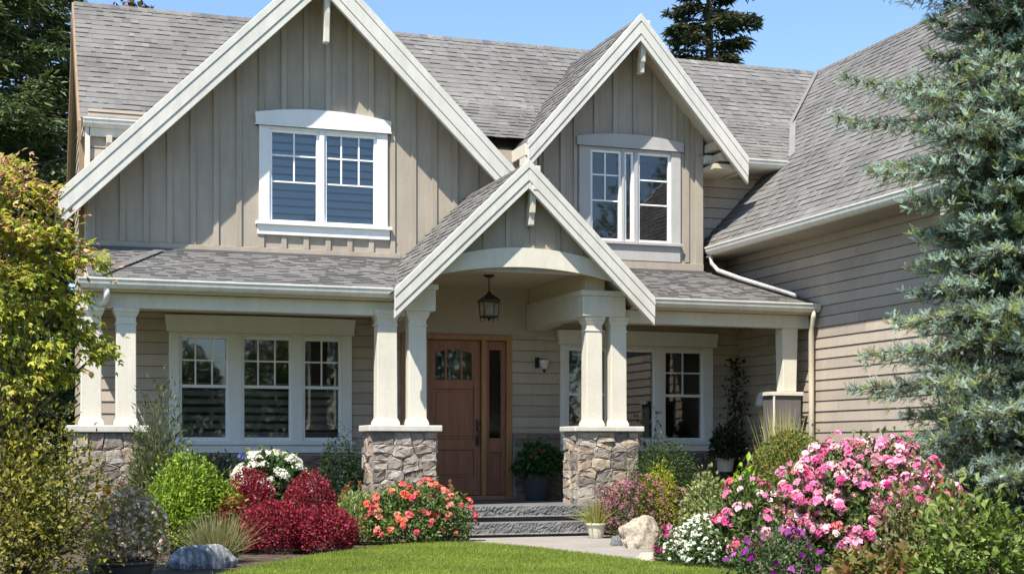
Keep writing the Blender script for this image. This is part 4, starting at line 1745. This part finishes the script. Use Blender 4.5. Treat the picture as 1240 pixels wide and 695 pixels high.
# white hydrangea
hy, sd = shrub('hydrangea', 'white hydrangea under the left ground floor window', 3.10, 18.4, .50, 1.04, 2600, .10, .065,
               [(.05, .10, .03), (.08, .14, .04), (.035, .07, .02)], seed=41, lobes=1)
P, d = surface(60, 3.10, 18.4, .50, 1.07, .16, 41, zmin=.62, front=.3, lobes=1)
FL = florets(P, nrm(d + [0, -.2, .5]), 34, .085, .026, [(.82, .82, .78), (.75, .77, .70), (.85, .84, .82)], jit=.04, petals=4)
heads('bloom', M['petal'], hy, FL, NT_)
# dark hanging shrub in front of the left entry pedestal
shrub('yew_shrub', 'dark green drooping shrub left of the left stone pedestal', 4.12, 19.3, .36, 1.30, 5200, .055, .016,
      [(.018, .045, .016), (.03, .065, .022), (.045, .085, .03), (.012, .03, .012)], seed=51, lump=.2, up=-.2)
# low dark plants under the sill
shrub('groundcover_plant', 'dark leafy plant under the sill left of the hydrangea', 2.55, 19.6, .5, 1.0, 2600, .08, .03,
      [(.02, .045, .018), (.035, .07, .025), (.05, .085, .03)], seed=55, lump=.25)
irs = blades('iris', 'single blue iris behind the lime green shrub', 2.66, 18.4, 0, 14, .6, .95, .15, .03, [(.05, .11, .03), (.08, .15, .04)], cat='flower', baser=.05)
FL = florets(np.array([[2.67, 18.35, 1.06]]), np.array([[0, -.5, .8]]), 7, .03, .045, [(.18, .20, .60)], petals=4)
heads('bloom', M['petal'], irs, FL, NT_)
# pale green perennials
shrub('perennial_clump', 'pale green perennial clump between the barberries and the coral roses', 3.98, 17.75, .30, .60, 2800, .085, .016,
      [(.20, .28, .08), (.28, .36, .13), (.13, .20, .05), (.36, .42, .2)], cat='plant', seed=61, up=.8)


def plume(label, x, y, h_, n, R, colors, name='astilbe', seed=1):
    root = thing(name, label, 'plant', (x, y, 0))
    rngs = np.random.default_rng(seed)
    parts = []
    tips = []
    for k in range(n):
        a = rngs.random() * 6.28
        r = R * math.sqrt(rngs.random())
        hh = h_ * rngs.uniform(.72, 1.0)
        bx, by = x + math.cos(a) * r, y + math.sin(a) * r
        tips.append((bx, by, hh))
        m = 70
        t = rngs.random(m)
        P = np.stack([bx + rngs.normal(size=m) * .022 * (1 - t) ** .8, by + rngs.normal(size=m) * .022 * (1 - t) ** .8, hh * (.45 + .55 * t)], 1)
        D = nrm(rv(m) * .8 + np.array([0, 0, .9]))
        V, F, C = leaves(P, D, rv(m), .035, .016, pal(m, colors, .18))
        np_mesh('plume', V, [F], M['petal'], root, C)
    stems('stem', root, (x, y, 0), tips, .005, M['bark'], .03)
    return root


plume('rust coloured plumes behind the pale green perennials', 4.06, 18.35, .74, 9, .16, [(.36, .15, .08), (.26, .10, .05), (.42, .22, .12)], seed=4)
plume('rust coloured plumes beside the front steps', 5.16, 17.78, .80, 10, .15, [(.40, .20, .11), (.30, .13, .07), (.46, .28, .17)], seed=5)
# coral roses
ro, sd = shrub('rose_shrub', 'coral flowered rose shrub left of the front steps', 4.66, 17.45, .66, .74, 5600, .058, .030,
               [(.10, .17, .045), (.15, .23, .06), (.21, .29, .085), (.06, .10, .03)], seed=71, lump=.16, Ry=.42)
P, d = surface(78, 4.66, 17.45, .66, .76, .16, 71, Ry=.42, zmin=.05, front=.25, r=1.04)
FL = florets(P, nrm(d + [0, -.3, .3]), 11, .036, .033, [(.80, .16, .09), (.78, .20, .22), (.82, .28, .16), (.76, .12, .18), (.85, .42, .34)], jit=.10, cup=.5)
heads('bloom', M['petal'], ro, FL, NT_)
# spirea
sp, sd = shrub('spirea_shrub', 'mauve pink spirea mound at the foot of the right stone pedestal', 7.76, 17.50, .70, .76, 7200, .036, .015,
               [(.09, .11, .04), (.14, .13, .06), (.20, .12, .08), (.06, .09, .03)], seed=81, Ry=.36, lump=.12)
P, d = surface(460, 7.76, 17.50, .70, .78, .12, 81, Ry=.36, zmin=.16, front=.4, r=1.02)
FL = florets(P, nrm(d + [0, 0, .5]), 9, .030, .012, [(.36, .10, .16), (.44, .17, .24), (.30, .13, .22), (.46, .24, .30), (.26, .06, .08)], jit=.15)
heads('bloom', M['petal'], sp, FL, NT_)
# grasses in the little cream pot
gp = blades('potted_grass', 'tufted yellow green grass growing in the small cream pot', 7.11, 17.50, .16, 340, .2, .46, .5, .009,
            [(.28, .32, .08), (.38, .40, .12), (.20, .26, .06), (.42, .36, .18)], cat='plant', baser=.09)
# clipped dark hedge and yellow green shrub
shrub('hedge', 'dark green clipped hedge under the right ground floor window', 8.35, 18.1, .50, 1.24, 9000, .034, .018,
      [(.035, .07, .018), (.055, .10, .025), (.08, .13, .03), (.025, .05, .012)], seed=91, lump=.06, Ry=.4, lobes=1)
shrub('golden_shrub', 'small golden yellow shrub in front of the clipped hedge', 7.98, 17.45, .27, .98, 4200, .04, .014,
      [(.32, .36, .03), (.42, .44, .05), (.24, .30, .025)], seed=93, lump=.14)
# variegated shrub
shrub('variegated_shrub', 'variegated cream and green shrub behind the white flowers', 7.22, 14.5, .34, .88, 4600, .05, .028,
      [(.20, .24, .08), (.40, .41, .20), (.10, .15, .04), (.30, .33, .13)], seed=95, lump=.2)
# lime leaves in shade
shrub('hosta', 'lime green hosta in front of the round orange tinted shrub', 7.52, 14.15, .22, .90, 900, .11, .06,
      [(.20, .32, .03), (.28, .40, .05)], seed=97, cat='plant', lump=.2)
# white flower mound
wm, sd = shrub('white_flower_mound', 'mound of small white flowers at the lawn edge', 6.36, 12.85, .34, .50, 4200, .032, .014,
               [(.08, .15, .04), (.13, .21, .06), (.05, .10, .03)], seed=101, lump=.12, cat='flower')
P, d = surface(420, 6.36, 12.85, .34, .51, .12, 101, zmin=.05, front=.5, r=1.03)
FL = florets(P, nrm(d + [0, -.1, .5]), 2, .012, .019, [(.82, .83, .80), (.76, .80, .74)], jit=.04)
heads('bloom', M['petal'], wm, FL, NT_)
# magenta petunias
pt, sd = shrub('petunia', 'magenta and pink petunias beside the low pale rock', 6.28, 13.5, .15, .36, 900, .04, .02, [(.05, .1, .03), (.09, .15, .04)], seed=103, cat='flower')
P, d = surface(34, 6.28, 13.5, .15, .36, .1, 103, zmin=.03, front=.5, r=1.04)
FL = florets(P, nrm(d + [0, -.3, .2]), 1, .01, .042, [(.55, .02, .22), (.62, .06, .30), (.75, .38, .50), (.40, .01, .18)], jit=.1)
heads('bloom', M['petal'], pt, FL, NT_)
# round shrub, ornamental grass
shrub('abelia_shrub', 'round olive shrub with orange tinged tips in front of the wing wall', 8.28, 14.6, .55, 1.38, 13000, .042, .022,
      [(.12, .17, .035), (.18, .22, .045), (.08, .11, .02), (.34, .16, .05), (.24, .26, .07)], [3, 3, 2, 1, 2], seed=111, lump=.09, lobes=1, sprig=.03, shell=.35)
blades('ornamental_grass', 'tall straw yellow ornamental grass behind the round olive shrub', 8.76, 15.6, .3, 330, .9, 1.48, .10, .013,
       [(.55, .47, .18), (.46, .42, .14), (.62, .54, .26), (.30, .34, .09)], baser=.1, droop=.25)
# climbing plant in porch corner
vine = thing('climbing_vine', 'thin dark climbing vine in the shaded porch corner', 'plant', (10.9, 20.9, .4))
P = np.stack([10.84 + rng.normal(size=420) * .07, 20.8 + rng.normal(size=420) * .1, rng.uniform(.5, 2.6, 420)], 1)
V, F, C = leaves(P, rv(420), rv(420), .09, .04, pal(420, [(.03, .045, .02), (.05, .06, .03)]))
np_mesh('foliage', V, [F], M['leaf'], vine, C)
stems('stem', vine, (10.84, 20.8, .3), [(10.8, 20.85, 2.6), (10.9, 20.7, 2.2), (10.82, 20.95, 2.0)], .012, M['bark'], .06)
shrub('potted_plant', 'dark foliage plant growing in the white pot', 10.40, 20.25, .24, .50, 700, .09, .045, [(.03, .05, .02), (.05, .08, .03)], z0=1.02, cat='plant', seed=113, nst=5)
# young plant before the right window
yp = shrub('young_shrub', 'sparse young shrub growing in front of the right ground floor window', 8.75, 19.6, .28, 1.75, 420, .07, .03,
           [(.06, .10, .03), (.10, .16, .04)], seed=115, nst=12, lump=.3)
# door planter plant
dp, sd = shrub('geranium', 'green geranium with red blooms in the tall dark planter', 7.43, 20.62, .36, .44, 1900, .085, .055,
               [(.03, .09, .025), (.05, .13, .03), (.075, .17, .04)], z0=.76, seed=121, cat='plant', nst=5)
P, d = surface(18, 7.43, 20.62, .36, .44, .1, 121, z0=.76, zmin=.1, front=.1, r=1.08)
FL = florets(P, nrm(d + [0, -.3, .3]), 6, .02, .02, [(.62, .04, .04), (.55, .05, .10)], jit=.1)
heads('bloom', M['petal'], dp, FL, NT_)
# big rhododendron
RC = [(.68, .12, .34), (.74, .24, .46), (.80, .42, .58), (.60, .05, .25), (.84, .70, .75), (.74, .18, .20), (.78, .28, .42)]
RW_ = [3, 4, 4, 1.6, 2.6, 1, 3]
rh, sd = shrub('rhododendron', 'large rhododendron covered in pink blooms below the blue spruce', 7.66, 12.2, 1.06, 1.20, 15000, .085, .030,
               [(.06, .105, .03), (.09, .145, .04), (.13, .19, .055), (.18, .22, .08)], seed=131, lump=.18, Ry=.8, lobes=7)
P, d = surface(1000, 7.66, 12.2, 1.06, 1.20, .16, 131, Ry=.8, zmin=.08, front=.45, r=1.03, lobes=7)
P = P + d * (rng.normal(size=(len(P), 1)) * .06 - .015)
msk = np.array([noise.noise(Vector(p * 3.1)) + .6 * noise.noise(Vector(p * 7.0)) for p in P])
kk = (msk > -.24 - .2 * (P[:, 2] > .8)) & (rng.random(len(P)) < np.clip(.34 + .95 * P[:, 2], 0, .97))
P, d = P[kk], d[kk]
FL = florets(P, nrm(d + [0, -.1, .5]), 12, .052, .033, RC, RW_, jit=.10, cup=.35)
heads('bloom', M['petal'], rh, FL, NT_)
rl, sd = shrub('rhododendron', 'lower pink rhododendron behind the white flower mound', 6.72, 12.65, .42, .82, 4200, .075, .028,
               [(.05, .09, .025), (.09, .14, .04), (.14, .19, .06)], seed=133, lump=.16)
P, d = surface(80, 6.72, 12.65, .42, .84, .16, 133, zmin=.2, front=.45, r=1.02)
FL = florets(P, nrm(d + [0, -.1, .5]), 11, .045, .032, RC, RW_, jit=.1, cup=.35)
heads('bloom', M['petal'], rl, FL, NT_)
# purple petunias
pp, sd = shrub('petunia', 'deep purple petunias in front of the large rhododendron', 6.32, 11.35, .40, .46, 2600, .045, .022, [(.04, .08, .03), (.08, .13, .045), (.16, .19, .09)], seed=141, cat='flower')
P, d = surface(44, 6.32, 11.35, .40, .46, .1, 141, zmin=.03, front=.5, r=1.04)
FL = florets(P, nrm(d + [0, -.3, .2]), 1, .01, .042, [(.20, .012, .22), (.28, .02, .30), (.46, .10, .42), (.14, .005, .14)], jit=.12)
heads('bloom', M['petal'], pp, FL, NT_)
# caramel leaves
for lab, x, y, R, H in [('olive and rust leaved heuchera between the petunias and the green laurel', 6.52, 10.45, .22, .30), ('smaller rust leaved heuchera at the laurel foot', 6.78, 10.1, .16, .35)]:
    shrub('heuchera', lab, x, y, R, H, 420, .10, .06, [(.16, .18, .05), (.22, .21, .08), (.28, .14, .06), (.11, .14, .04)], cat='plant', group='rust leaved heucheras', seed=int(x * 100))
# green laurel right corner
shrub('laurel_shrub', 'leafy green laurel in the near right corner', 7.05, 9.55, .50, .84, 1900, .085, .040,
      [(.11, .17, .03), (.17, .23, .045), (.23, .29, .065), (.07, .11, .025)], seed=151, lump=.42, Ry=.45, shell=.85, nst=30)
shrub('laurel_shrub', 'straggly olive laurel between the rhododendron and the bright laurel', 7.55, 10.9, .42, .86, 1500, .08, .034,
      [(.14, .17, .05), (.21, .23, .08), (.09, .11, .035), (.28, .23, .13)], seed=153, lump=.4, shell=.85, nst=26)
# left near shrubbery
shrub('mixed_shrub', 'olive and yellow leaved shrub at the near left edge', -.02, 12.75, .66, 1.62, 8200, .052, .027,
      [(.17, .18, .04), (.25, .245, .05), (.10, .105, .025), (.42, .37, .04), (.24, .17, .07)], [3, 3, 2, 1.3, 1], seed=161, lump=.34, shell=.85, nst=40, Ry=.5)
og = blades('orange_flower', 'orange flower in front of the far left stone pedestal', .78, 14.1, 0, 18, .4, .70, .2, .02, [(.08, .12, .03), (.14, .18, .05)], cat='flower')
FL = florets(np.array([[.72, 14.0, .80], [.80, 14.05, .76], [.62, 14.0, .50]]), np.array([[0, -.7, .6], [.2, -.7, .5], [0, -.7, .4]]), 6, .022, .034, [(.80, .28, .02), (.85, .36, .03)], petals=6)
heads('bloom', M['petal'], og, FL, NT_)
dw, sd = shrub('dried_flowers', 'dry looking shrub with pale pink and white florets in the dark glazed pot', .95, 13.72, .36, .72, 3600, .045, .012,
               [(.24, .20, .09), (.34, .28, .14), (.40, .33, .20), (.16, .17, .06)], z0=.05, seed=171, lump=.16, up=.6)
P, d = surface(520, .98, 13.72, .36, .72, .16, 171, z0=.05, zmin=.15, front=.5, r=1.0)
FL = florets(P, nrm(d + [0, 0, .6]), 4, .018, .018, [(.70, .62, .54), (.78, .72, .65), (.66, .46, .44)], jit=.1)
heads('bloom', M['petal'], dw, FL, NT_)
# tall olive shrub in front of left column
shrub('oleander_shrub', 'tall narrow olive leaved shrub between the left porch columns and the window', 1.62, 17.8, .42, 1.76, 5200, .085, .014,
      [(.07, .10, .03), (.11, .14, .045), (.16, .18, .07), (.045, .065, .02)], seed=181, lump=.3, shell=.8, up=.8, nst=16)
# small pink and red flowers at the far left pedestal
sr, sd = shrub('pink_flower_clump', 'clump of small crimson flowers at the foot of the far left pedestal', 1.05, 16.6, .34, .82, 1800, .05, .022,
               [(.08, .11, .03), (.13, .16, .05), (.18, .10, .06)], seed=191, cat='flower', lump=.25)
P, d = surface(26, 1.05, 16.6, .34, .84, .25, 191, zmin=.3, front=.4)
FL = florets(P, d, 5, .02, .018, [(.40, .04, .12), (.50, .12, .18), (.30, .02, .05)])
heads('bloom', M['petal'], sr, FL, NT_)


# ------------------------------------------------------------------ Japanese maple, near left
def maple():
    bx, by = -.42, 13.05
    root = thing('maple_tree', 'yellow green Japanese maple with red tipped leaves at the near left', 'tree', (bx, by, 0))
    mb = MB()
    fork = Vector((bx + .05, by + .02, .85))
    mb.tube([(bx, by, -.05), (bx + .04, by, .4), fork], [.085, .07, .06], 9)
    # foliage pads: centre, radii
    pads = [((.05, 13.0, 3.32), .42, .16), ((-.35, 13.1, 3.50), .55, .18), ((.30, 12.95, 2.98), .40, .17), ((-.15, 12.85, 3.05), .55, .20), ((.52, 12.95, 2.80), .28, .12),
            ((.15, 12.9, 2.66), .46, .18), ((-.45, 12.9, 2.70), .50, .2), ((.34, 12.95, 2.40), .36, .15), ((-.12, 12.85, 2.28), .46, .18), ((.50, 13.0, 2.16), .30, .10),
            ((.70, 13.0, 2.02), .20, .07), ((.22, 12.9, 1.98), .38, .13), ((-.40, 12.9, 2.05), .45, .2), ((-.9, 13.1, 2.6), .6, .3), ((-.8, 13.2, 3.2), .6, .25), ((-.1, 13.5, 2.9), .6, .25),
            ((.38, 13.0, 1.80), .26, .08), ((-.2, 13.4, 3.6), .4, .15), ((-.05, 12.9, 1.72), .35, .14)]
    parts = []
    for (cx, cy, cz), R, T in pads:
        c = Vector((cx, cy, cz))
        mid = fork.lerp(c, .5) + Vector((random.uniform(-.1, .1), random.uniform(-.1, .1), .12))
        mb.tube([fork, mid, c], [.035, .02, .007], 6, cap=False)
        nt = int(24 * R / .4)
        for k in range(nt):
            a, r = random.random() * 6.28, R * math.sqrt(random.random())
            tip = c + Vector((math.cos(a) * r, math.sin(a) * r, random.gauss(0, T * .6) - .25 * r * r / R))
            st = c.lerp(tip, .15)
            mb.tube([st, st.lerp(tip, .55) + Vector((0, 0, .03)), tip], [.005, .0035, .0015], 4, cap=False)
            m = int(15)
            t = rng.random(m) ** .6
            P = np.array(st)[None] * (1 - t[:, None]) + np.array(tip)[None] * t[:, None] + rng.normal(size=(m, 3)) * np.array([.055, .055, .035])
            hz = (P[:, 2] - 1.7) / 1.9
            outd = nrm(P - np.array([bx, by, 2.4]))
            D0 = nrm(outd * .7 + rv(m) * .6 + np.array([0, 0, -.35]))
            N0 = nrm(rv(m) * .55 + np.array([-.1, -.2, 1.0]))
            S0 = np.cross(D0, N0)
            base = pal(m, [(.30, .34, .04), (.42, .43, .055), (.20, .27, .03), (.52, .46, .09)], .18)
            red = (rng.random(m) < np.clip((hz - .40) * .95, .03, .48))[:, None]
            base = np.where(red, pal(m, [(.58, .36, .24), (.62, .46, .30), (.50, .24, .19)], .14), base)
            LL = .062 * rng.uniform(.7, 1.25, m)
            for ang, sc in ((0, 1.0), (.85, .8), (-.85, .8)):
                Dd = D0 * math.cos(ang) + S0 * math.sin(ang)
                parts.append(leaves(P, Dd, N0, LL * sc, LL * sc * .42, base, .18))
    mb.build('trunk', M['bark'], root)
    V, F, C = merge(parts)
    np_mesh('crown', V, [F], M['leaf'], root, C)


maple()


# ------------------------------------------------------------------ blue spruce, near right
def spruce():
    bx, by, H = 9.92, 12.40, 10.2
    root = thing('spruce_tree', 'tall blue spruce with layered branches in front of the wing', 'tree', (bx, by, 0))
    mb = MB()
    mb.tube([(bx, by, -.1), (bx, by, 2.5), (bx, by, 6), (bx, by, H)], [.17, .14, .09, .01], 12)
    # twig template: short needles around an axis along +x
    m = 24
    t = np.linspace(0.02, 1, m)
    ph = np.arange(m) * 2.4
    ax = np.array([1.0, 0, 0])
    tw = []
    Lt = .10
    for k in range(m):
        p = np.array([Lt * t[k], 0, 0])
        rad = np.array([0, math.cos(ph[k]), math.sin(ph[k])])
        d = nrm(rad * .85 + ax * .62)
        s = np.cross(d, ax)
        s = s / np.linalg.norm(s) * .0032
        ln = .024 * (1.05 - .3 * t[k])
        tw.append([p - s, p + s, p + d * ln])
    tw = np.array(tw).reshape(-1, 3)
    nv = len(tw)
    Pt, Dt, Ct, Sc, Pc = [], [], [], [], []
    z = .55
    rs = np.random.default_rng(77)
    layer = 0
    while z < H - .3:
        f_ = 1 - z / H
        # layered outline: long and short whorls as in the photograph
        prof = np.interp(z, [.5, 1.0, 1.6, 2.1, 2.7, 3.2, 3.7, 4.2, 4.7, 5.2, 5.8, 6.4, 7.2, 10.2], [1.35, 1.55, 1.35, 1.62, 1.25, 1.15, 1.25, 1.75, 1.95, .90, 1.15, 1.35, 1.10, .05])
        nb = 8 if z < 6.5 else 6
        for b in range(nb):
            az = 2 * math.pi * (b + .5 * (layer % 2)) / nb + rs.normal() * .16
            L = prof * rs.uniform(.78, 1.12)
            dirh = np.array([math.cos(az), math.sin(az), 0])
            side = np.array([-math.sin(az), math.cos(az), 0])
            lf = dirh[0] * -.947 + dirh[1] * .322
            fr = max(0.0, dirh[0] * -.63 + dirh[1] * -.77)
            L *= 1 + .22 * max(0, lf) - (.50 if 2.7 < z < 5.3 else .12) * fr
            rise = .12 + .25 * (1 - f_)
            droop = .42 * f_ + .12
            def bp(q):
                return np.array([bx, by, z]) + dirh * L * q + np.array([0, 0, L * (rise * q - droop * q * q + .22 * q ** 4)])
            mb.tube([bp(0), bp(.3), bp(.6), bp(.85), bp(1)], [.028 * L / 1.5, .022 * L / 1.5, .014, .008, .004], 5, cap=False)
            q = .16
            while q < 1.0:
                c = bp(q)
                sl = (.46 * (1 - q) + .15) * min(1.1, L) * rs.uniform(.7, 1.2)
                for sg in (-1, 1, 0):
                    zt = rs.normal() * .22 - .12 if sg else -.85
                    sd_ = nrm(side * sg * .9 + dirh * rs.uniform(.35, .8) + np.array([0, 0, zt]))
                    l2 = sl if sg else sl * .6
                    e = c + sd_ * l2
                    mb.tube([c, c + sd_ * l2 * .6 + np.array([0, 0, -.02]), e], [.006, .004, .002], 4, cap=False)
                    u = .16
                    while u < 1.05:
                        pp_ = c + sd_ * l2 * u + rs.normal(size=3) * .014
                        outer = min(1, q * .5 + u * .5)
                        ax0 = nrm(sd_ * .6 + np.array([0, 0, .45]) + rs.normal(size=3) * .2)
                        pc = rs.normal()
                        for rep in range(6):
                            Pc.append(pc)
                            Pt.append(pp_ + rs.normal(size=3) * .008)
                            Dt.append(nrm(ax0 + rs.normal(size=3) * .48))
                            Ct.append(outer)
                            Sc.append(rs.uniform(.6, 1.0))
                        u += .095 / l2
                q += .052
            for k in range(3):
                Pt.append(bp(1) - dirh * .04 * k)
                Dt.append(nrm(dirh + rs.normal(size=3) * .3))
                Ct.append(1)
                Sc.append(1)
                Pc.append(0)
        z += .27 + .05 * rs.random()
        layer += 1
    Pt, Dt, Ct, Sc, Pc = np.array(Pt), np.array(Dt), np.array(Ct), np.array(Sc), np.array(Pc)
    n = len(Pt)
    S = nrm(np.cross(Dt, rv(n)))
    U = np.cross(Dt, S)
    V = (Pt[:, None, :] + Sc[:, None, None] * (tw[None, :, 0, None] * Dt[:, None] + tw[None, :, 1, None] * S[:, None] + tw[None, :, 2, None] * U[:, None])).reshape(-1, 3)
    F = np.arange(n * nv).reshape(-1, 3)
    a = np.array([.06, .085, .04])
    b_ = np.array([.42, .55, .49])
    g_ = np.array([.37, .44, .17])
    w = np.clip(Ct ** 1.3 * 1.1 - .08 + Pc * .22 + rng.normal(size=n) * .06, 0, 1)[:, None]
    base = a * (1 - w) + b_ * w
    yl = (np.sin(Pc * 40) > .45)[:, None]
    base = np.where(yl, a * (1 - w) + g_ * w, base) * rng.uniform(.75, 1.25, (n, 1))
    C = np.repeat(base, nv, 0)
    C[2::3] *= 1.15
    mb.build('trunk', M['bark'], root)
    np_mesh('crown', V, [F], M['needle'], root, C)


spruce()


# ------------------------------------------------------------------ background trees
def conifer(label, bx, by, H, R, colors, z0=0, n_card=60000, card=.20, name='fir_tree', seed=3, zmin=1.0, whorl=.5, dens=1.0):
    root = thing(name, label, 'tree', (bx, by, z0))
    rs = np.random.default_rng(seed)
    mb = MB()
    mb.tube([(bx, by, z0 - .2), (bx, by, z0 + H * .5), (bx, by, z0 + H)], [H * .018, H * .011, .02], 10)
    br = []
    z = zmin
    while z < H - .2:
        f_ = 1 - z / H
        L0 = R * f_ ** .75
        for b in range(rs.integers(5, 8)):
            br.append((z + rs.normal() * whorl * .3, rs.random() * 6.283, L0 * rs.uniform(.55, 1.12)))
        z += whorl * (.5 + .6 * f_)
    tot = sum(b[2] ** 1.4 for b in br)
    parts = []
    for zb, az, L in br:
        dirh = np.array([math.cos(az), math.sin(az), 0])
        side = np.array([-math.sin(az), math.cos(az), 0])
        base = np.array([bx, by, z0 + zb])
        rise, droop = rs.uniform(.0, .3), rs.uniform(.25, .6)
        pt = lambda q: base + dirh * L * q + np.array([0, 0, L * (rise * q - droop * q * q + .25 * q ** 3)])
        mb.tube([pt(0), pt(.5), pt(1)], [.02 + L * .012, .012 + L * .006, .004], 5, cap=False)
        m = max(6, int(n_card * L ** 1.4 / tot))
        q = .12 + .88 * rs.random(m) ** .75
        cc = base + dirh * (L * q)[:, None] + np.array([0, 0, 1.0]) * (L * (rise * q - droop * q * q + .25 * q ** 3))[:, None]
        w = rs.normal(size=m) * L * .17 * (1.15 - q) ** .7
        P = cc + side * w[:, None] + np.array([0, 0, -1.0]) * (np.abs(w) * .35 + np.abs(rs.normal(size=m)) * .05 * L)[:, None]
        D = nrm(dirh * .8 + side * np.sign(w)[:, None] * .8 + rs.normal(size=(m, 3)) * .35 + np.array([0, 0, -.15]))
        N = nrm(rs.normal(size=(m, 3)) * .5 + np.array([0, 0, 1.0]))
        LL = card * rs.uniform(.6, 1.3, m)
        parts.append(leaves(P, D, N, LL, LL * .30, pal(m, colors, .2), .15))
    V, F, C = merge(parts)
    mb.build('trunk', M['bark'], root)
    np_mesh('crown', V, [F], M['needle'], root, C)


FC = [(.07, .11, .045), (.11, .15, .06), (.16, .19, .075), (.045, .075, .04)]
conifer('tall dark fir standing behind the left end of the house', -.75, 30.5, 15.5, 4.3, FC, n_card=110000, card=.19, seed=3, whorl=.5)
conifer('second dark fir pressed against the left roof edge, farther back than the tall one', .35, 35.0, 14.5, 3.6, FC, n_card=80000, card=.20, seed=14, whorl=.42)
conifer('slimmer dark fir rising behind the dormer roof', 21.2, 42.5, 19.5, 4.3, [(.035, .055, .032), (.055, .075, .04), (.09, .085, .05)], n_card=46000, card=.26, seed=8, zmin=6, whorl=.55)


def broadleaf(label, bx, by, H, R, colors, n=16000, card=.2, seed=5, name='broadleaf_tree', zb=.35):
    root = thing(name, label, 'tree', (bx, by, 0))
    rs = np.random.default_rng(seed)
    mb = MB()
    top = Vector((bx, by, H * .45))
    mb.tube([(bx, by, -.2), (bx + .1, by, H * .25), top], [H * .022, H * .018, H * .013], 9)
    cl = []
    for k in range(34):
        d = nrm(rs.normal(size=3))
        r = rs.random() ** .4
        c = np.array([bx, by, H * (1 + zb) / 2]) + d * r * np.array([R, R, H * (1 - zb) / 2]) * .85
        cl.append(c)
        mb.tube([top, top.lerp(Vector(c), .5) + Vector((0, 0, .2)), c], [H * .008, H * .004, .012], 5, cap=False)
    parts = []
    for c in cl:
        m = n // len(cl)
        d = nrm(rs.normal(size=(m, 3)))
        P = c + d * (rs.random((m, 1)) ** .4) * R * rs.uniform(.28, .42)
        LL = card * rs.uniform(.6, 1.3, m)
        parts.append(leaves(P, nrm(d + rs.normal(size=(m, 3)) * .8), nrm(rs.normal(size=(m, 3)) * .6 + np.array([0, 0, 1])), LL, LL * .55, pal(m, colors, .2)))
    V, F, C = merge(parts)
    mb.build('trunk', M['bark'], root)
    np_mesh('crown', V, [F], M['leaf'], root, C)


broadleaf('reddish leaved tree just showing above the left roof ridge', 2.6, 34.5, 11.9, 2.3, [(.10, .07, .03), (.16, .07, .04), (.07, .08, .03)], n=12000, card=.16, seed=9, zb=.4)


broadleaf('green leafy tree filling the gap between the maple and the left end of the house', -1.6, 25.5, 5.6, 2.0, [(.06, .10, .03), (.10, .15, .045), (.14, .19, .06)], n=22000, card=.12, seed=19, zb=.05)


# trees across the street behind the viewpoint: seen only in the window glass
def treeline():
    parts = []
    rs = np.random.default_rng(12)
    for x in np.arange(-22, 64, 3.0):
        Hh = 7.5 if x < 14 else (12.5 if x < 24 else 16)
        Hh *= rs.uniform(.8, 1.15)
        y = -26 + rs.normal() * 2.5
        m = 5200
        d = nrm(rs.normal(size=(m, 3)))
        P = np.array([x, y, Hh * .52]) + d * (rs.random((m, 1)) ** .3) * np.array([2.1, 2.1, Hh * .5]) * (1 + .3 * lumps(d, 5, int(x + 60)))[:, None]
        LL = rs.uniform(.14, .34, m)
        parts.append(leaves(P, nrm(rs.normal(size=(m, 3))), nrm(rs.normal(size=(m, 3)) + [0, 0, .6]), LL, LL * .6, pal(m, [(.09, .14, .04), (.14, .19, .06), (.19, .21, .08)], .25)))
    V, F, C = merge(parts)
    tag(np_mesh('far_treeline', V, [F], M['leaf'], None, C), 'belt of trees across the street mirrored in the window glass', 'trees', kind='stuff')


treeline()
